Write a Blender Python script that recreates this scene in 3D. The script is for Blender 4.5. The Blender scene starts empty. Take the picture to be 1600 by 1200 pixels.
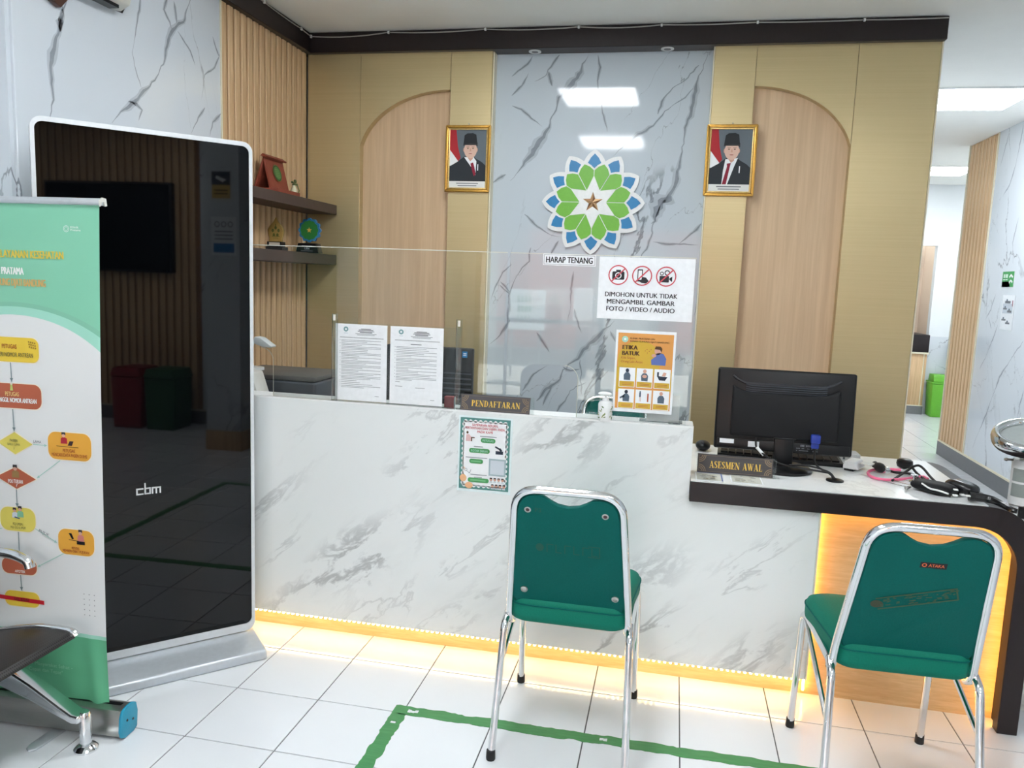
import bpy, bmesh, math, random
from math import sin, cos, pi, radians
from mathutils import Vector, Matrix
random.seed(7)
SC = bpy.context.scene
COL = SC.collection

# ------------------------------------------------------------------ camera
CAM_LOC = Vector((1.398, -2.622, 1.4325))
FPX = 1227.47                      # focal length in pixels of a 1600 px wide frame
PIT, ROL, YAW = -0.1314, 0.0375, -0.1994
_f = Vector((sin(YAW)*cos(PIT), cos(YAW)*cos(PIT), sin(PIT)))
_r = Vector((cos(YAW), -sin(YAW), 0)); _u = _r.cross(_f)
CR = cos(ROL)*_r + sin(ROL)*_u
CU = -sin(ROL)*_r + cos(ROL)*_u
cd = bpy.data.cameras.new('camera'); cam = bpy.data.objects.new('camera', cd); COL.objects.link(cam)
cd.sensor_width = 36.0; cd.lens = FPX/1600*36.0; cd.clip_start = 0.05; cd.clip_end = 200
mw = Matrix(((CR.x, CU.x, -_f.x, CAM_LOC.x), (CR.y, CU.y, -_f.y, CAM_LOC.y), (CR.z, CU.z, -_f.z, CAM_LOC.z), (0, 0, 0, 1)))
cam.matrix_world = mw
SC.camera = cam

# ------------------------------------------------------------------ world, exposure
SC.view_settings.view_transform = 'Standard'; SC.view_settings.look = 'None'
SC.view_settings.gamma = 1.0; SC.view_settings.use_curve_mapping = False
SC.view_settings.exposure = 0.0
PANEL_EMIT = 28.0
CORRIDOR_EMIT = 21.0
DAY = 6.0
LED_EMIT = 5.5
wd = bpy.data.worlds.new('overcast_day'); SC.world = wd; wd.use_nodes = True
bgn = wd.node_tree.nodes['Background']; bgn.inputs[0].default_value = (0.86, 0.93, 1.0, 1); bgn.inputs[1].default_value = DAY
pl = bpy.data.lights.new('doorway_portal', 'AREA'); pl.shape = 'RECTANGLE'; pl.size = 3.0; pl.size_y = 2.3
pl.cycles.is_portal = True
plo = bpy.data.objects.new('doorway_portal', pl); COL.objects.link(plo)
plo.location = (0.6, -6.02, 1.15); plo.rotation_euler = (radians(90), 0, 0)
sl = bpy.data.lights.new('street_sun', 'SUN'); sl.energy = 42.0; sl.angle = radians(1.5); sl.color = (1, .96, .9)
slo = bpy.data.objects.new('street_sun', sl); COL.objects.link(slo); slo.rotation_euler = (radians(38), 0, radians(8))   # from behind the building onto the street

H = 2.74         # ceiling height
YG = 1.615       # front of the gold panelling
YM = 1.685       # front of the marble slab at the back
XL = -0.686      # front of the slats on the left wall
XR = 3.84        # right wall
YC = 0.13        # front of the reception counter
ZT = 0.765       # worktop height
ZLG = 0.95       # counter ledge height

def ray(x, y): return (x-800)/FPX*CR - (y-600)/FPX*CU + _f
def at_z(x, y, z): d = ray(x, y); return CAM_LOC + d*((z-CAM_LOC.z)/d.z)
def at_y(x, y, Y): d = ray(x, y); return CAM_LOC + d*((Y-CAM_LOC.y)/d.y)
def at_x(x, y, X): d = ray(x, y); return CAM_LOC + d*((X-CAM_LOC.x)/d.x)

# ------------------------------------------------------------------ mesh builder
class MB:
    def __init__(s): s.v = []; s.f = []; s.m = []
    def add(s, vs, fs, mi=0):
        o = len(s.v); s.v += [Vector(v) for v in vs]
        for f in fs: s.f.append([i+o for i in f]); s.m.append(mi)
        return s
    def box(s, x0, x1, y0, y1, z0, z1, mi=0):
        return s.add([(x, y, z) for z in (z0, z1) for y in (y0, y1) for x in (x0, x1)],
                     [(0, 2, 3, 1), (4, 5, 7, 6), (0, 1, 5, 4), (2, 6, 7, 3), (0, 4, 6, 2), (1, 3, 7, 5)], mi)
    def prism(s, pts, axis, a0, a1, mi=0):
        n = len(pts)
        def P(p, a): return {'x': (a, p[0], p[1]), 'y': (p[0], a, p[1]), 'z': (p[0], p[1], a)}[axis]
        vs = [P(p, a0) for p in pts] + [P(p, a1) for p in pts]
        return s.add(vs, [list(range(n))[::-1], list(range(n, 2*n))] + [(i, (i+1) % n, n+(i+1) % n, n+i) for i in range(n)], mi)
    def tube(s, path, r, n=8, closed=False, mi=0):
        P = [Vector(p) for p in path]; k = len(P)
        R = r if isinstance(r, (list, tuple)) else [r]*k
        vs = []; up = None
        for i in range(k):
            a = P[(i-1) % k] if (closed or i > 0) else P[i]
            b = P[(i+1) % k] if (closed or i < k-1) else P[i]
            t = (b-a).normalized()
            if up is None:
                up = Vector((0, 0, 1)) if abs(t.z) < .9 else Vector((1, 0, 0))
            u = (up - t*up.dot(t))
            if u.length < 1e-5: u = t.orthogonal()
            u.normalize(); w = t.cross(u); up = u
            for j in range(n):
                an = 2*pi*j/n; vs.append(P[i] + (u*cos(an) + w*sin(an))*R[i])
        fs = []
        for i in range(k if closed else k-1):
            for j in range(n):
                fs.append((i*n+j, i*n+(j+1) % n, ((i+1) % k)*n+(j+1) % n, ((i+1) % k)*n+j))
        if not closed: fs += [list(range(n))[::-1], list(range((k-1)*n, k*n))]
        return s.add(vs, fs, mi)
    def lathe(s, prof, c=(0, 0, 0), n=24, axis='z', mi=0):
        vs = []; fs = []; k = len(prof); c = Vector(c)
        for (r, z) in prof:
            for j in range(n):
                a = 2*pi*j/n; p = (r*cos(a), r*sin(a), z)
                if axis == 'y': p = (p[0], p[2], p[1])
                if axis == 'x': p = (p[2], p[0], p[1])
                vs.append(c+Vector(p))
        for i in range(k-1):
            for j in range(n): fs.append((i*n+j, i*n+(j+1) % n, (i+1)*n+(j+1) % n, (i+1)*n+j))
        fs += [list(range(n))[::-1], list(range((k-1)*n, k*n))]
        return s.add(vs, fs, mi)
    def ball(s, c, rx, ry, rz, n=14, m=8, mi=0):
        pr = [(sin(pi*i/m), -cos(pi*i/m)) for i in range(m+1)]
        pr[0] = (.02, -1); pr[-1] = (.02, 1)
        t = MB().lathe(pr, n=n); c = Vector(c)
        return s.add([c+Vector((v.x*rx, v.y*ry, v.z*rz)) for v in t.v], t.f, mi)
    def tf(s, M):
        s.v = [M @ v for v in s.v]; return s
    def join(s, o, mi=None):
        k = len(s.v); s.v += o.v
        for f, m in zip(o.f, o.m): s.f.append([i+k for i in f]); s.m.append(m if mi is None else mi)
        return s

W = {}
def wm(o): return W.get(o.name, Matrix()) if o else Matrix()
def build(name, mb, mats, parent=None, world=True, bevel=0, seg=2, smooth=40, loc=None, kind=None, flat=False, recalc=True):
    """link a builder's shapes as ONE mesh object"""
    me = bpy.data.meshes.new(name)
    P = wm(parent)
    T = Matrix.Translation(Vector(loc)) if loc is not None else Matrix()
    vs = mb.v
    if world: inv = (P @ T).inverted(); vs = [inv @ v for v in vs]
    me.from_pydata(vs, [], mb.f)
    for i, m in enumerate(mb.m): me.polygons[i].material_index = m
    if not isinstance(mats, (list, tuple)): mats = [mats]
    for m in mats: me.materials.append(m)
    if recalc or bevel:
        bm = bmesh.new(); bm.from_mesh(me)
        if recalc: bmesh.ops.recalc_face_normals(bm, faces=bm.faces)
        if bevel:
            es = [e for e in bm.edges if len(e.link_faces) == 2 and e.calc_face_angle(0) > radians(35)]
            bmesh.ops.bevel(bm, geom=es, offset=bevel, segments=seg, affect='EDGES', profile=.5, clamp_overlap=True)
        bm.to_mesh(me); bm.free()
    if not flat:
        me.shade_smooth(); me.set_sharp_from_angle(angle=radians(smooth))
    o = bpy.data.objects.new(name, me); COL.objects.link(o)
    if parent: o.parent = parent
    if loc is not None: o.location = loc
    W[o.name] = P @ T
    if kind: o['kind'] = kind
    return o
def tag(o, label, cat=None, group=None, kind=None):
    o['label'] = label
    if cat: o['category'] = cat
    if group: o['group'] = group
    if kind: o['kind'] = kind
    return o
def thing(name, label, cat, loc=(0, 0, 0), rz=0, group=None):
    o = bpy.data.objects.new(name, None); COL.objects.link(o); o.empty_display_size = .1
    o.location = loc; o.rotation_euler = (0, 0, rz)
    W[o.name] = Matrix.Translation(Vector(loc)) @ Matrix.Rotation(rz, 4, 'Z')
    return tag(o, label, cat, group)
def dup(root, loc, rz, label):
    r = root.copy(); COL.objects.link(r); r.location = loc; r.rotation_euler = (0, 0, rz); r['label'] = label
    W[r.name] = Matrix.Translation(Vector(loc)) @ Matrix.Rotation(rz, 4, 'Z')
    for ch in list(root.children):
        c = ch.copy(); COL.objects.link(c); c.parent = r
        for g in ch.children:
            d = g.copy(); COL.objects.link(d); d.parent = c
    return r

# ------------------------------------------------------------------ materials
def lin(c):
    c = c/255
    return c/12.92 if c <= .04045 else ((c+.055)/1.055)**2.4
def rgb(t): return (lin(t[0]), lin(t[1]), lin(t[2]), 1)
_mc = {}
def nodes(name):
    m = bpy.data.materials.new(name); m.use_nodes = True
    nt = m.node_tree; b = nt.nodes['Principled BSDF']; return m, nt, b
def mat(name, col, rough=.5, metal=0, spec=.5, var=.04, vs=60, bump=0, coat=0, stretch=None):
    if name in _mc: return _mc[name]
    m, nt, b = nodes(name)
    tc = nt.nodes.new('ShaderNodeTexCoord'); mp = nt.nodes.new('ShaderNodeMapping'); nz = nt.nodes.new('ShaderNodeTexNoise')
    nt.links.new(tc.outputs['Object'], mp.inputs[0]); nt.links.new(mp.outputs[0], nz.inputs['Vector'])
    nz.inputs['Scale'].default_value = vs; nz.inputs['Detail'].default_value = 3
    if stretch: mp.inputs['Scale'].default_value = stretch
    mx = nt.nodes.new('ShaderNodeMix'); mx.data_type = 'RGBA'
    c = rgb(col)
    mx.inputs[6].default_value = tuple(max(0, x*(1-var*2)) for x in c[:3])+(1,)
    mx.inputs[7].default_value = tuple(min(1, x*(1+var*2)) for x in c[:3])+(1,)
    nt.links.new(nz.outputs['Fac'], mx.inputs[0]); nt.links.new(mx.outputs[2], b.inputs['Base Color'])
    b.inputs['Roughness'].default_value = rough; b.inputs['Metallic'].default_value = metal
    b.inputs['Specular IOR Level'].default_value = spec
    if coat: b.inputs['Coat Weight'].default_value = coat; b.inputs['Coat Roughness'].default_value = .05
    if bump:
        bp = nt.nodes.new('ShaderNodeBump'); bp.inputs['Strength'].default_value = bump; bp.inputs['Distance'].default_value = .002
        nt.links.new(nz.outputs['Fac'], bp.inputs['Height']); nt.links.new(bp.outputs[0], b.inputs['Normal'])
    _mc[name] = m; return m
def emit(name, col, strength):
    if name in _mc: return _mc[name]
    m, nt, b = nodes(name); b.inputs['Base Color'].default_value = (.8, .8, .8, 1)
    b.inputs['Emission Color'].default_value = col; b.inputs['Emission Strength'].default_value = strength
    _mc[name] = m; return m
def math_node(nt, op, a, b=None, c=None, clamp=False):
    n = nt.nodes.new('ShaderNodeMath'); n.operation = op; n.use_clamp = clamp
    for i, x in enumerate((a, b, c)):
        if x is None: continue
        if isinstance(x, (int, float)): n.inputs[i].default_value = x
        else: nt.links.new(x, n.inputs[i])
    return n.outputs[0]
def mixc(nt, fac, a, b):
    n = nt.nodes.new('ShaderNodeMix'); n.data_type = 'RGBA'
    for i, x in ((0, fac), (6, a), (7, b)):
        if isinstance(x, (int, float, tuple)): n.inputs[i].default_value = x
        else: nt.links.new(x, n.inputs[i])
    return n.outputs[2]
def smooth(nt, x, e0, e1):
    n = nt.nodes.new('ShaderNodeMapRange'); n.interpolation_type = 'SMOOTHSTEP'
    nt.links.new(x, n.inputs[0]); n.inputs[1].default_value = e0; n.inputs[2].default_value = e1
    return n.outputs[0]
def noise(nt, vec, scale, detail=4, dist=0, rough=.5):
    n = nt.nodes.new('ShaderNodeTexNoise'); nt.links.new(vec, n.inputs['Vector'])
    n.inputs['Scale'].default_value = scale; n.inputs['Detail'].default_value = detail
    n.inputs['Distortion'].default_value = dist; n.inputs['Roughness'].default_value = rough
    return n
def mapping(nt, vec, loc=(0, 0, 0), rot=(0, 0, 0), sc=(1, 1, 1)):
    n = nt.nodes.new('ShaderNodeMapping'); nt.links.new(vec, n.inputs[0])
    n.inputs[1].default_value = loc; n.inputs[2].default_value = rot; n.inputs[3].default_value = sc
    return n.outputs[0]
def vadd(nt, a, b, k):
    s = nt.nodes.new('ShaderNodeVectorMath'); s.operation = 'SUBTRACT'; nt.links.new(b, s.inputs[0]); s.inputs[1].default_value = (.5, .5, .5)
    s2 = nt.nodes.new('ShaderNodeVectorMath'); s2.operation = 'SCALE'; nt.links.new(s.outputs[0], s2.inputs[0]); s2.inputs['Scale'].default_value = k
    a2 = nt.nodes.new('ShaderNodeVectorMath'); a2.operation = 'ADD'; nt.links.new(a, a2.inputs[0]); nt.links.new(s2.outputs[0], a2.inputs[1])
    return a2.outputs[0]
def veined(name, base, vein, seed=(0, 0, 0), tilt=(0, 0, 0), sc=.95, rough=.06, amount=1.0):
    """polished slab with sparse branching veins"""
    m, nt, b = nodes(name)
    tc = nt.nodes.new('ShaderNodeTexCoord'); v = mapping(nt, mapping(nt, tc.outputs['Object'], (0, 0, 0), tilt, (1, 1, 1)), seed, (0, 0, 0), (1.5, 1.5, .55))
    n1 = noise(nt, v, 1.6, 6, .3, .6); vv = vadd(nt, v, n1.outputs['Color'], .6)
    n2 = noise(nt, v, 7, 5, .0, .6); vv = vadd(nt, vv, n2.outputs['Color'], .07)
    def veins(scale, width, lo, hi, ms):
        vo = nt.nodes.new('ShaderNodeTexVoronoi'); vo.feature = 'DISTANCE_TO_EDGE'; vo.inputs['Scale'].default_value = scale
        nt.links.new(vv, vo.inputs['Vector'])
        wn = noise(nt, v, 2.4, 3)
        wid = math_node(nt, 'MULTIPLY', smooth(nt, wn.outputs['Fac'], .48, .74), width)
        wid = math_node(nt, 'ADD', wid, width*.2)
        q = math_node(nt, 'DIVIDE', vo.outputs['Distance'], wid)
        line = math_node(nt, 'SUBTRACT', 1.0, smooth(nt, q, .35, 1.0))
        mk = noise(nt, v, ms, 2)
        return math_node(nt, 'MULTIPLY', line, smooth(nt, mk.outputs['Fac'], lo, hi))
    a = veins(sc, .034, .42, .52, 1.1); c = math_node(nt, 'MULTIPLY', veins(sc*2.1, .018, .48, .58, 1.5), .65)
    t = math_node(nt, 'MAXIMUM', a, c)
    fine = noise(nt, vv, 14, 6, 0, .7)
    t = math_node(nt, 'MULTIPLY', t, math_node(nt, 'ADD', .5, math_node(nt, 'MULTIPLY', smooth(nt, fine.outputs['Fac'], .35, .65), .5)), clamp=True)
    t = math_node(nt, 'MULTIPLY', t, amount)
    cl = noise(nt, v, .9, 3)
    bc = mixc(nt, cl.outputs['Fac'], tuple(x*.93 for x in rgb(base)[:3])+(1,), tuple(min(1, x*1.07) for x in rgb(base)[:3])+(1,))
    nt.links.new(mixc(nt, t, bc, rgb(vein)), b.inputs['Base Color'])
    b.inputs['Roughness'].default_value = rough
    return m
def counter_marble(name='counter_marble', base=(232, 236, 236), vein=(132, 136, 139), amount=.68):
    """white marble laminate with soft grey veins climbing to the right"""
    m, nt, b = nodes(name)
    tc = nt.nodes.new('ShaderNodeTexCoord')
    v = mapping(nt, mapping(nt, tc.outputs['Object'], (0, 0, 0), (0, radians(38), 0)), (3.1, 0, 1.7), (0, 0, 0), (1.0, 1.5, 3.0))
    n0 = noise(nt, v, 1.1, 4, 0, .55); vv = vadd(nt, v, n0.outputs['Color'], .8)
    def ridge(scale, w, lo, hi, ms):
        n = noise(nt, vv, scale, 7, 0, .62)
        d = math_node(nt, 'ABSOLUTE', math_node(nt, 'SUBTRACT', n.outputs['Fac'], .5))
        r = math_node(nt, 'SUBTRACT', 1.0, smooth(nt, d, 0, w))
        k = noise(nt, v, ms, 2)
        return math_node(nt, 'MULTIPLY', r, smooth(nt, k.outputs['Fac'], lo, hi))
    a = math_node(nt, 'MULTIPLY', ridge(1.0, .034, .50, .68, .9), .85)
    c = math_node(nt, 'MULTIPLY', ridge(2.1, .034, .5, .7, 1.5), .5)
    cloud = noise(nt, vv, 1.2, 5, 0, .6)
    e = math_node(nt, 'MULTIPLY', smooth(nt, cloud.outputs['Fac'], .48, .8), .22)
    t = math_node(nt, 'MAXIMUM', math_node(nt, 'MAXIMUM', a, c), e)
    t = math_node(nt, 'MULTIPLY', t, amount)
    nt.links.new(mixc(nt, t, rgb(base), rgb(vein)), b.inputs['Base Color'])
    b.inputs['Roughness'].default_value = .16
    return m
def wood(name, a, bcol, rough=.45, grain=(34, 34, 1.3), seed=0.0):
    m, nt, b = nodes(name)
    tc = nt.nodes.new('ShaderNodeTexCoord'); v = mapping(nt, tc.outputs['Object'], (seed, seed, 0), (0, 0, 0), grain)
    n = noise(nt, v, 1.0, 6, .6, .6); n2 = noise(nt, v, 4.0, 3)
    f = math_node(nt, 'ADD', math_node(nt, 'MULTIPLY', n.outputs['Fac'], .75), math_node(nt, 'MULTIPLY', n2.outputs['Fac'], .25))
    nt.links.new(mixc(nt, smooth(nt, f, .35, .68), rgb(a), rgb(bcol)), b.inputs['Base Color'])
    b.inputs['Roughness'].default_value = rough
    bp = nt.nodes.new('ShaderNodeBump'); bp.inputs['Strength'].default_value = .15; bp.inputs['Distance'].default_value = .001
    nt.links.new(f, bp.inputs['Height']); nt.links.new(bp.outputs[0], b.inputs['Normal'])
    return m
def gold_panel():
    m, nt, b = nodes('brushed_gold')
    tc = nt.nodes.new('ShaderNodeTexCoord'); v = mapping(nt, tc.outputs['Object'], (0, 0, 0), (0, 0, 0), (1.5, 1.5, 160))
    n = noise(nt, v, 1.0, 4); v2 = mapping(nt, tc.outputs['Object'], (0, 0, 0), (0, 0, 0), (.7, .7, 1.6)); n2 = noise(nt, v2, 1.4, 3)
    c = mixc(nt, n.outputs['Fac'], rgb((199, 181, 137)), rgb((211, 193, 151)))
    nt.links.new(c, b.inputs['Base Color']); b.inputs['Metallic'].default_value = .6
    r = math_node(nt, 'ADD', .31, math_node(nt, 'MULTIPLY', n2.outputs['Fac'], .12))
    nt.links.new(r, b.inputs['Roughness'])
    b.inputs['Anisotropic'].default_value = .5
    return m
def acrylic(name, tint=(.97, .985, .98), ior=1.45):
    if name in _mc: return _mc[name]
    m, nt, b = nodes(name); nt.nodes.remove(b); out = nt.nodes['Material Output']
    tr = nt.nodes.new('ShaderNodeBsdfTransparent'); tr.inputs[0].default_value = tint+(1,)
    gl = nt.nodes.new('ShaderNodeBsdfGlossy'); gl.inputs['Roughness'].default_value = .01
    fr = nt.nodes.new('ShaderNodeFresnel'); fr.inputs[0].default_value = ior
    mx = nt.nodes.new('ShaderNodeMixShader')
    nt.links.new(fr.outputs[0], mx.inputs[0]); nt.links.new(tr.outputs[0], mx.inputs[1]); nt.links.new(gl.outputs[0], mx.inputs[2])
    nt.links.new(mx.outputs[0], out.inputs[0]); _mc[name] = m; return m

M_WALLMARBLE = veined('marble_wall', (216, 223, 231), (128, 134, 145), (0.3, 0.2, 0.55), (radians(-14), 0, 0), .8)
M_BACKMARBLE = veined('marble_back', (198, 208, 216), (112, 119, 128), (2.37, 0.4, 1.22), (0, radians(-27), 0), 1.0)
M_RIGHTMARBLE = veined('marble_right', (220, 226, 232), (140, 145, 154), (5.3, 1.4, 2.2), (radians(25), 0, 0))
M_COUNTER = counter_marble()
M_TOP = counter_marble('worktop_marble', (246, 248, 248), (168, 170, 172), .5)
M_GOLD = gold_panel()
M_SLAT = wood('slat_oak', (198, 160, 118), (232, 198, 156), .5)
M_SLAT_GROOVE = wood('slat_groove', (140, 98, 60), (160, 116, 74), .6)
M_NICHE = wood('niche_wood', (210, 178, 142), (226, 196, 160), .42, (22, 22, .8), 3.0)
M_RECESS = wood('kick_wood', (206, 166, 116), (222, 186, 138), .42, (6, 6, 60), 5.0)
M_DARK = mat('dark_veneer', (34, 26, 28), .38, 0, .4, .08, 30)
M_SHELF = mat('shelf_brown', (74, 60, 56), .5, 0, .4, .06, 40)
M_CEIL = mat('ceiling_paint', (250, 250, 245), .9, 0, .2, .01, 8)
M_WHITEPAINT = mat('white_paint', (232, 236, 238), .8, 0, .3, .01, 10)
M_BEIGEPAINT = mat('beige_paint', (226, 205, 184), .8, 0, .3, .01, 10)
M_CREAM = mat('cream_trim', (236, 228, 204), .45)
M_TILE = mat('floor_tile', (227, 230, 234), .1, 0, .5, .012, 5)
M_GROUT = mat('grout', (92, 94, 97), .9)
M_CHROME = mat('chrome', (226, 228, 230), .09, 1.0, .5, .02, 30)
M_STEEL = mat('brushed_steel', (176, 176, 172), .3, 1.0, .5, .06, 8, 0, 0, (2, 2, 160))
M_SILVER = mat('silver_paint', (196, 202, 208), .32, .35)
M_WHITE = mat('white_plastic', (236, 238, 238), .35)
M_OFFWHITE = mat('offwhite_plastic', (214, 214, 208), .4)
M_BLACK = mat('black_plastic', (13, 14, 17), .34, 0, .35)
M_BLACKM = mat('black_matte', (17, 18, 21), .6, 0, .3, bump=.2, vs=300)
M_RUBBER = mat('black_rubber', (16, 16, 17), .6)
M_PAPER = mat('paper_white', (240, 243, 246), .7)
M_GREENFAB = mat('green_vinyl', (2, 112, 92), .6, 0, .2, .06, 220, .25)
M_GREENBACK = mat('green_vinyl_back', (1, 92, 86), .62, 0, .15, .05, 220, .2)
M_ACRYL = acrylic('clear_acrylic')
M_ACRYL_EDGE = acrylic('acrylic_edge', (.93, .96, .95), 1.55)
M_SCREEN = mat('black_glass', (5, 6, 8), .025, 0, .38, .02)
M_GREY = mat('grey_plastic', (70, 74, 82), .42)
M_GREYBASE = mat('grey_baseboard', (118, 119, 122), .5)
M_TERRA = mat('terracotta_wood', (142, 70, 54), .55, 0, .3, .1, 40)

# ------------------------------------------------------------------ flat print
def ink(name, col): return mat('ink_'+name, col, .55, 0, .3, .01)
I_BLACK = ink('black', (30, 30, 34)); I_GREY = ink('grey', (120, 124, 130)); I_RED = ink('red', (200, 60, 70)); I_WHITE = ink('white', (244, 246, 248))
I_BLUE = ink('blue', (36, 130, 190)); I_GREEN = ink('green', (84, 160, 100)); I_ORANGE = ink('orange', (226, 158, 60)); I_YELLOW = ink('yellow', (226, 196, 66))
I_LIME = ink('lime', (112, 186, 60)); I_BRICK = ink('brick', (178, 92, 64)); I_SKIN = ink('skin', (214, 166, 146)); I_NAVY = ink('navy', (44, 54, 70))
I_GOLD = ink('gold', (224, 186, 88)); I_SLATE = ink('slate', (88, 104, 120)); I_TEAL = ink('teal', (88, 140, 134)); I_PEACH = ink('peach', (236, 184, 140))
I_PALE = ink('pale', (206, 214, 222)); I_MAROON = ink('maroon', (140, 30, 54)); I_BROWN = ink('brown', (92, 66, 40)); I_MINT = ink('mint', (168, 214, 196)); I_PERI = ink('periwinkle', (96, 116, 178))
_tc = {}
def text_mesh(s, bold=.0):
    bold = 0; k = (s, bold)
    if k in _tc: return _tc[k]
    cu = bpy.data.curves.new('t', 'FONT'); cu.body = s; cu.resolution_u = 3; cu.align_x = 'LEFT'
    o = bpy.data.objects.new('t', cu); COL.objects.link(o)
    dg = bpy.context.evaluated_depsgraph_get(); me = bpy.data.meshes.new_from_object(o.evaluated_get(dg))
    vs = [v.co.copy() for v in me.vertices]; fs = [list(p.vertices) for p in me.polygons]
    bpy.data.objects.remove(o); bpy.data.curves.remove(cu); bpy.data.meshes.remove(me)
    x0 = min(v.x for v in vs); x1 = max(v.x for v in vs); y0 = min(v.y for v in vs); y1 = max(v.y for v in vs)
    _tc[k] = (vs, fs, x0, x1, y0, y1); return _tc[k]
def vein_ribbons(plane, lines, seed, off, wk_=1.0):
    """grey veins of a slab as thin ragged ribbons lying on it; plane(x, y) gives the point on the slab"""
    rr = random.Random(seed); mb = MB()
    for pts, wpx in lines:
        P = [plane(*p) for p in pts]; q = []
        for i in range(len(P)-1):
            n = max(2, int((P[i+1]-P[i]).length/.018))
            for j in range(n): q.append(P[i].lerp(P[i+1], j/n))
        q.append(P[-1]); n = len(q); sc = (P[0]-CAM_LOC).length/FPX
        w = wpx*sc*wk_; a1 = a2 = jt = 0; ring = []
        nrm = off.normalized()
        for i in range(n):
            d = (q[min(n-1, i+1)]-q[max(0, i-1)]).normalized(); s_ = d.cross(nrm).normalized()
            a1 = .6*a1+rr.uniform(-.30, .30); a2 = .6*a2+rr.uniform(-.30, .30); jt = .8*jt+rr.uniform(-.35, .35)*w
            f = min(1, .15+5*i/n, .15+5*(n-1-i)/n); sw = .65+.45*sin(i*.31+seed+wpx)
            ring.append((q[i]+s_*(jt+w*f*sw*(.5+a1*.6)), q[i]+s_*(jt-w*f*sw*(.5+a2*.6)), q[i]+s_*jt))
        for lay, (grow, mi) in enumerate(((1.9, 0), (.8, 1))):
            vs = []
            for p0, p1, c0 in ring: vs += [c0+(p0-c0)*grow+off*(1+lay), c0+(p1-c0)*grow+off*(1+lay)]
            mb.add(vs, [(2*i, 2*i+1, 2*i+3, 2*i+2) for i in range(n-1)], mi)
    return mb
class Art:
    """thin print on a plane: O origin, U right, V up, in metres"""
    def __init__(s, O, U=(1, 0, 0), V=(0, 0, 1), warp=None, eps=.0005):
        s.O = Vector(O); s.U = Vector(U).normalized(); s.V = Vector(V).normalized(); s.N = s.U.cross(s.V)
        s.mb = MB(); s.mats = []; s.warp = warp; s.eps = eps
    def mi(s, m):
        if m not in s.mats: s.mats.append(m)
        return s.mats.index(m)
    def P(s, u, v, l):
        if s.warp: u, v, dn = s.warp(u, v)
        else: dn = 0
        return s.O + s.U*u + s.V*v + s.N*(s.eps*l+dn)
    def poly(s, pts, m, l=1):
        s.mb.add([s.P(u, v, l) for u, v in pts], [list(range(len(pts)))], s.mi(m)); return s
    def rect(s, u0, v0, u1, v1, m, l=1): return s.poly([(u0, v0), (u1, v0), (u1, v1), (u0, v1)], m, l)
    def rrect(s, u0, v0, u1, v1, r, m, l=1):
        p = []
        for cx, cy, a in ((u1-r, v1-r, 0), (u0+r, v1-r, 90), (u0+r, v0+r, 180), (u1-r, v0+r, 270)):
            p += [(cx+r*cos(radians(a+15*i)), cy+r*sin(radians(a+15*i))) for i in range(7)]
        return s.poly(p, m, l)
    def ell(s, cu, cv, ru, rv, m, l=1, n=20):
        return s.poly([(cu+ru*cos(2*pi*i/n), cv+rv*sin(2*pi*i/n)) for i in range(n)], m, l)
    def ring(s, cu, cv, r0, r1, m, l=1, n=28):
        for i in range(n):
            a, b = 2*pi*i/n, 2*pi*(i+1)/n
            s.poly([(cu+r0*cos(a), cv+r0*sin(a)), (cu+r1*cos(a), cv+r1*sin(a)), (cu+r1*cos(b), cv+r1*sin(b)), (cu+r0*cos(b), cv+r0*sin(b))], m, l)
        return s
    def line(s, a, b, w, m, l=1):
        a = Vector(a); b = Vector(b); d = (b-a).normalized(); n = Vector((-d.y, d.x))*w/2
        return s.poly([tuple(a-n), tuple(b-n), tuple(b+n), tuple(a+n)], m, l)
    def arrow(s, a, b, w, m, l=1, h=None):
        a = Vector(a); b = Vector(b); d = (b-a).normalized(); n = Vector((-d.y, d.x)); h = h or w*4
        s.line(a, b, w, m, l)
        return s.poly([tuple(b), tuple(b-d*h+n*h*.5), tuple(b-d*h-n*h*.5)], m, l)
    def text(s, t, u, v, h, m, l=2, w=None, align='c', bold=.015, rot=0):
        vs, fs, x0, x1, y0, y1 = text_mesh(t, bold)
        k = h/max(1e-6, (text_mesh('H', bold)[5]-text_mesh('H', bold)[4])); kx = k if w is None else w/(x1-x0)
        wd = (x1-x0)*kx; off = {'c': -wd/2, 'l': 0, 'r': -wd}[align]; c, sn = cos(rot), sin(rot)
        st = bold*h*2.2                      # heavier strokes: the same outline laid down again a hair to each side
        kx *= (wd-2*st)/wd if w is not None else 1; off = {'c': -(wd-2*st)/2, 'l': st, 'r': -wd+st}[align]
        for dx in ((-st, 0, st) if st > 0 else (0,)):
            out = []
            for p in vs:
                a = (p.x-x0)*kx+off+dx; b = p.y*k-h/2
                out.append(s.P(u+a*c-b*sn, v+a*sn+b*c, l+.25*(dx > 0)-.25*(dx < 0)))
            s.mb.add(out, fs, s.mi(m))
        return s
    def build(s, name, parent, **k):
        if name in ('printed_artwork', 'lettering', 'printed_text', 'engraving', 'printed_picture'): k.setdefault('kind', 'stuff')
        return build(name, s.mb, s.mats, parent, flat=True, recalc=False, **k)

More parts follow.
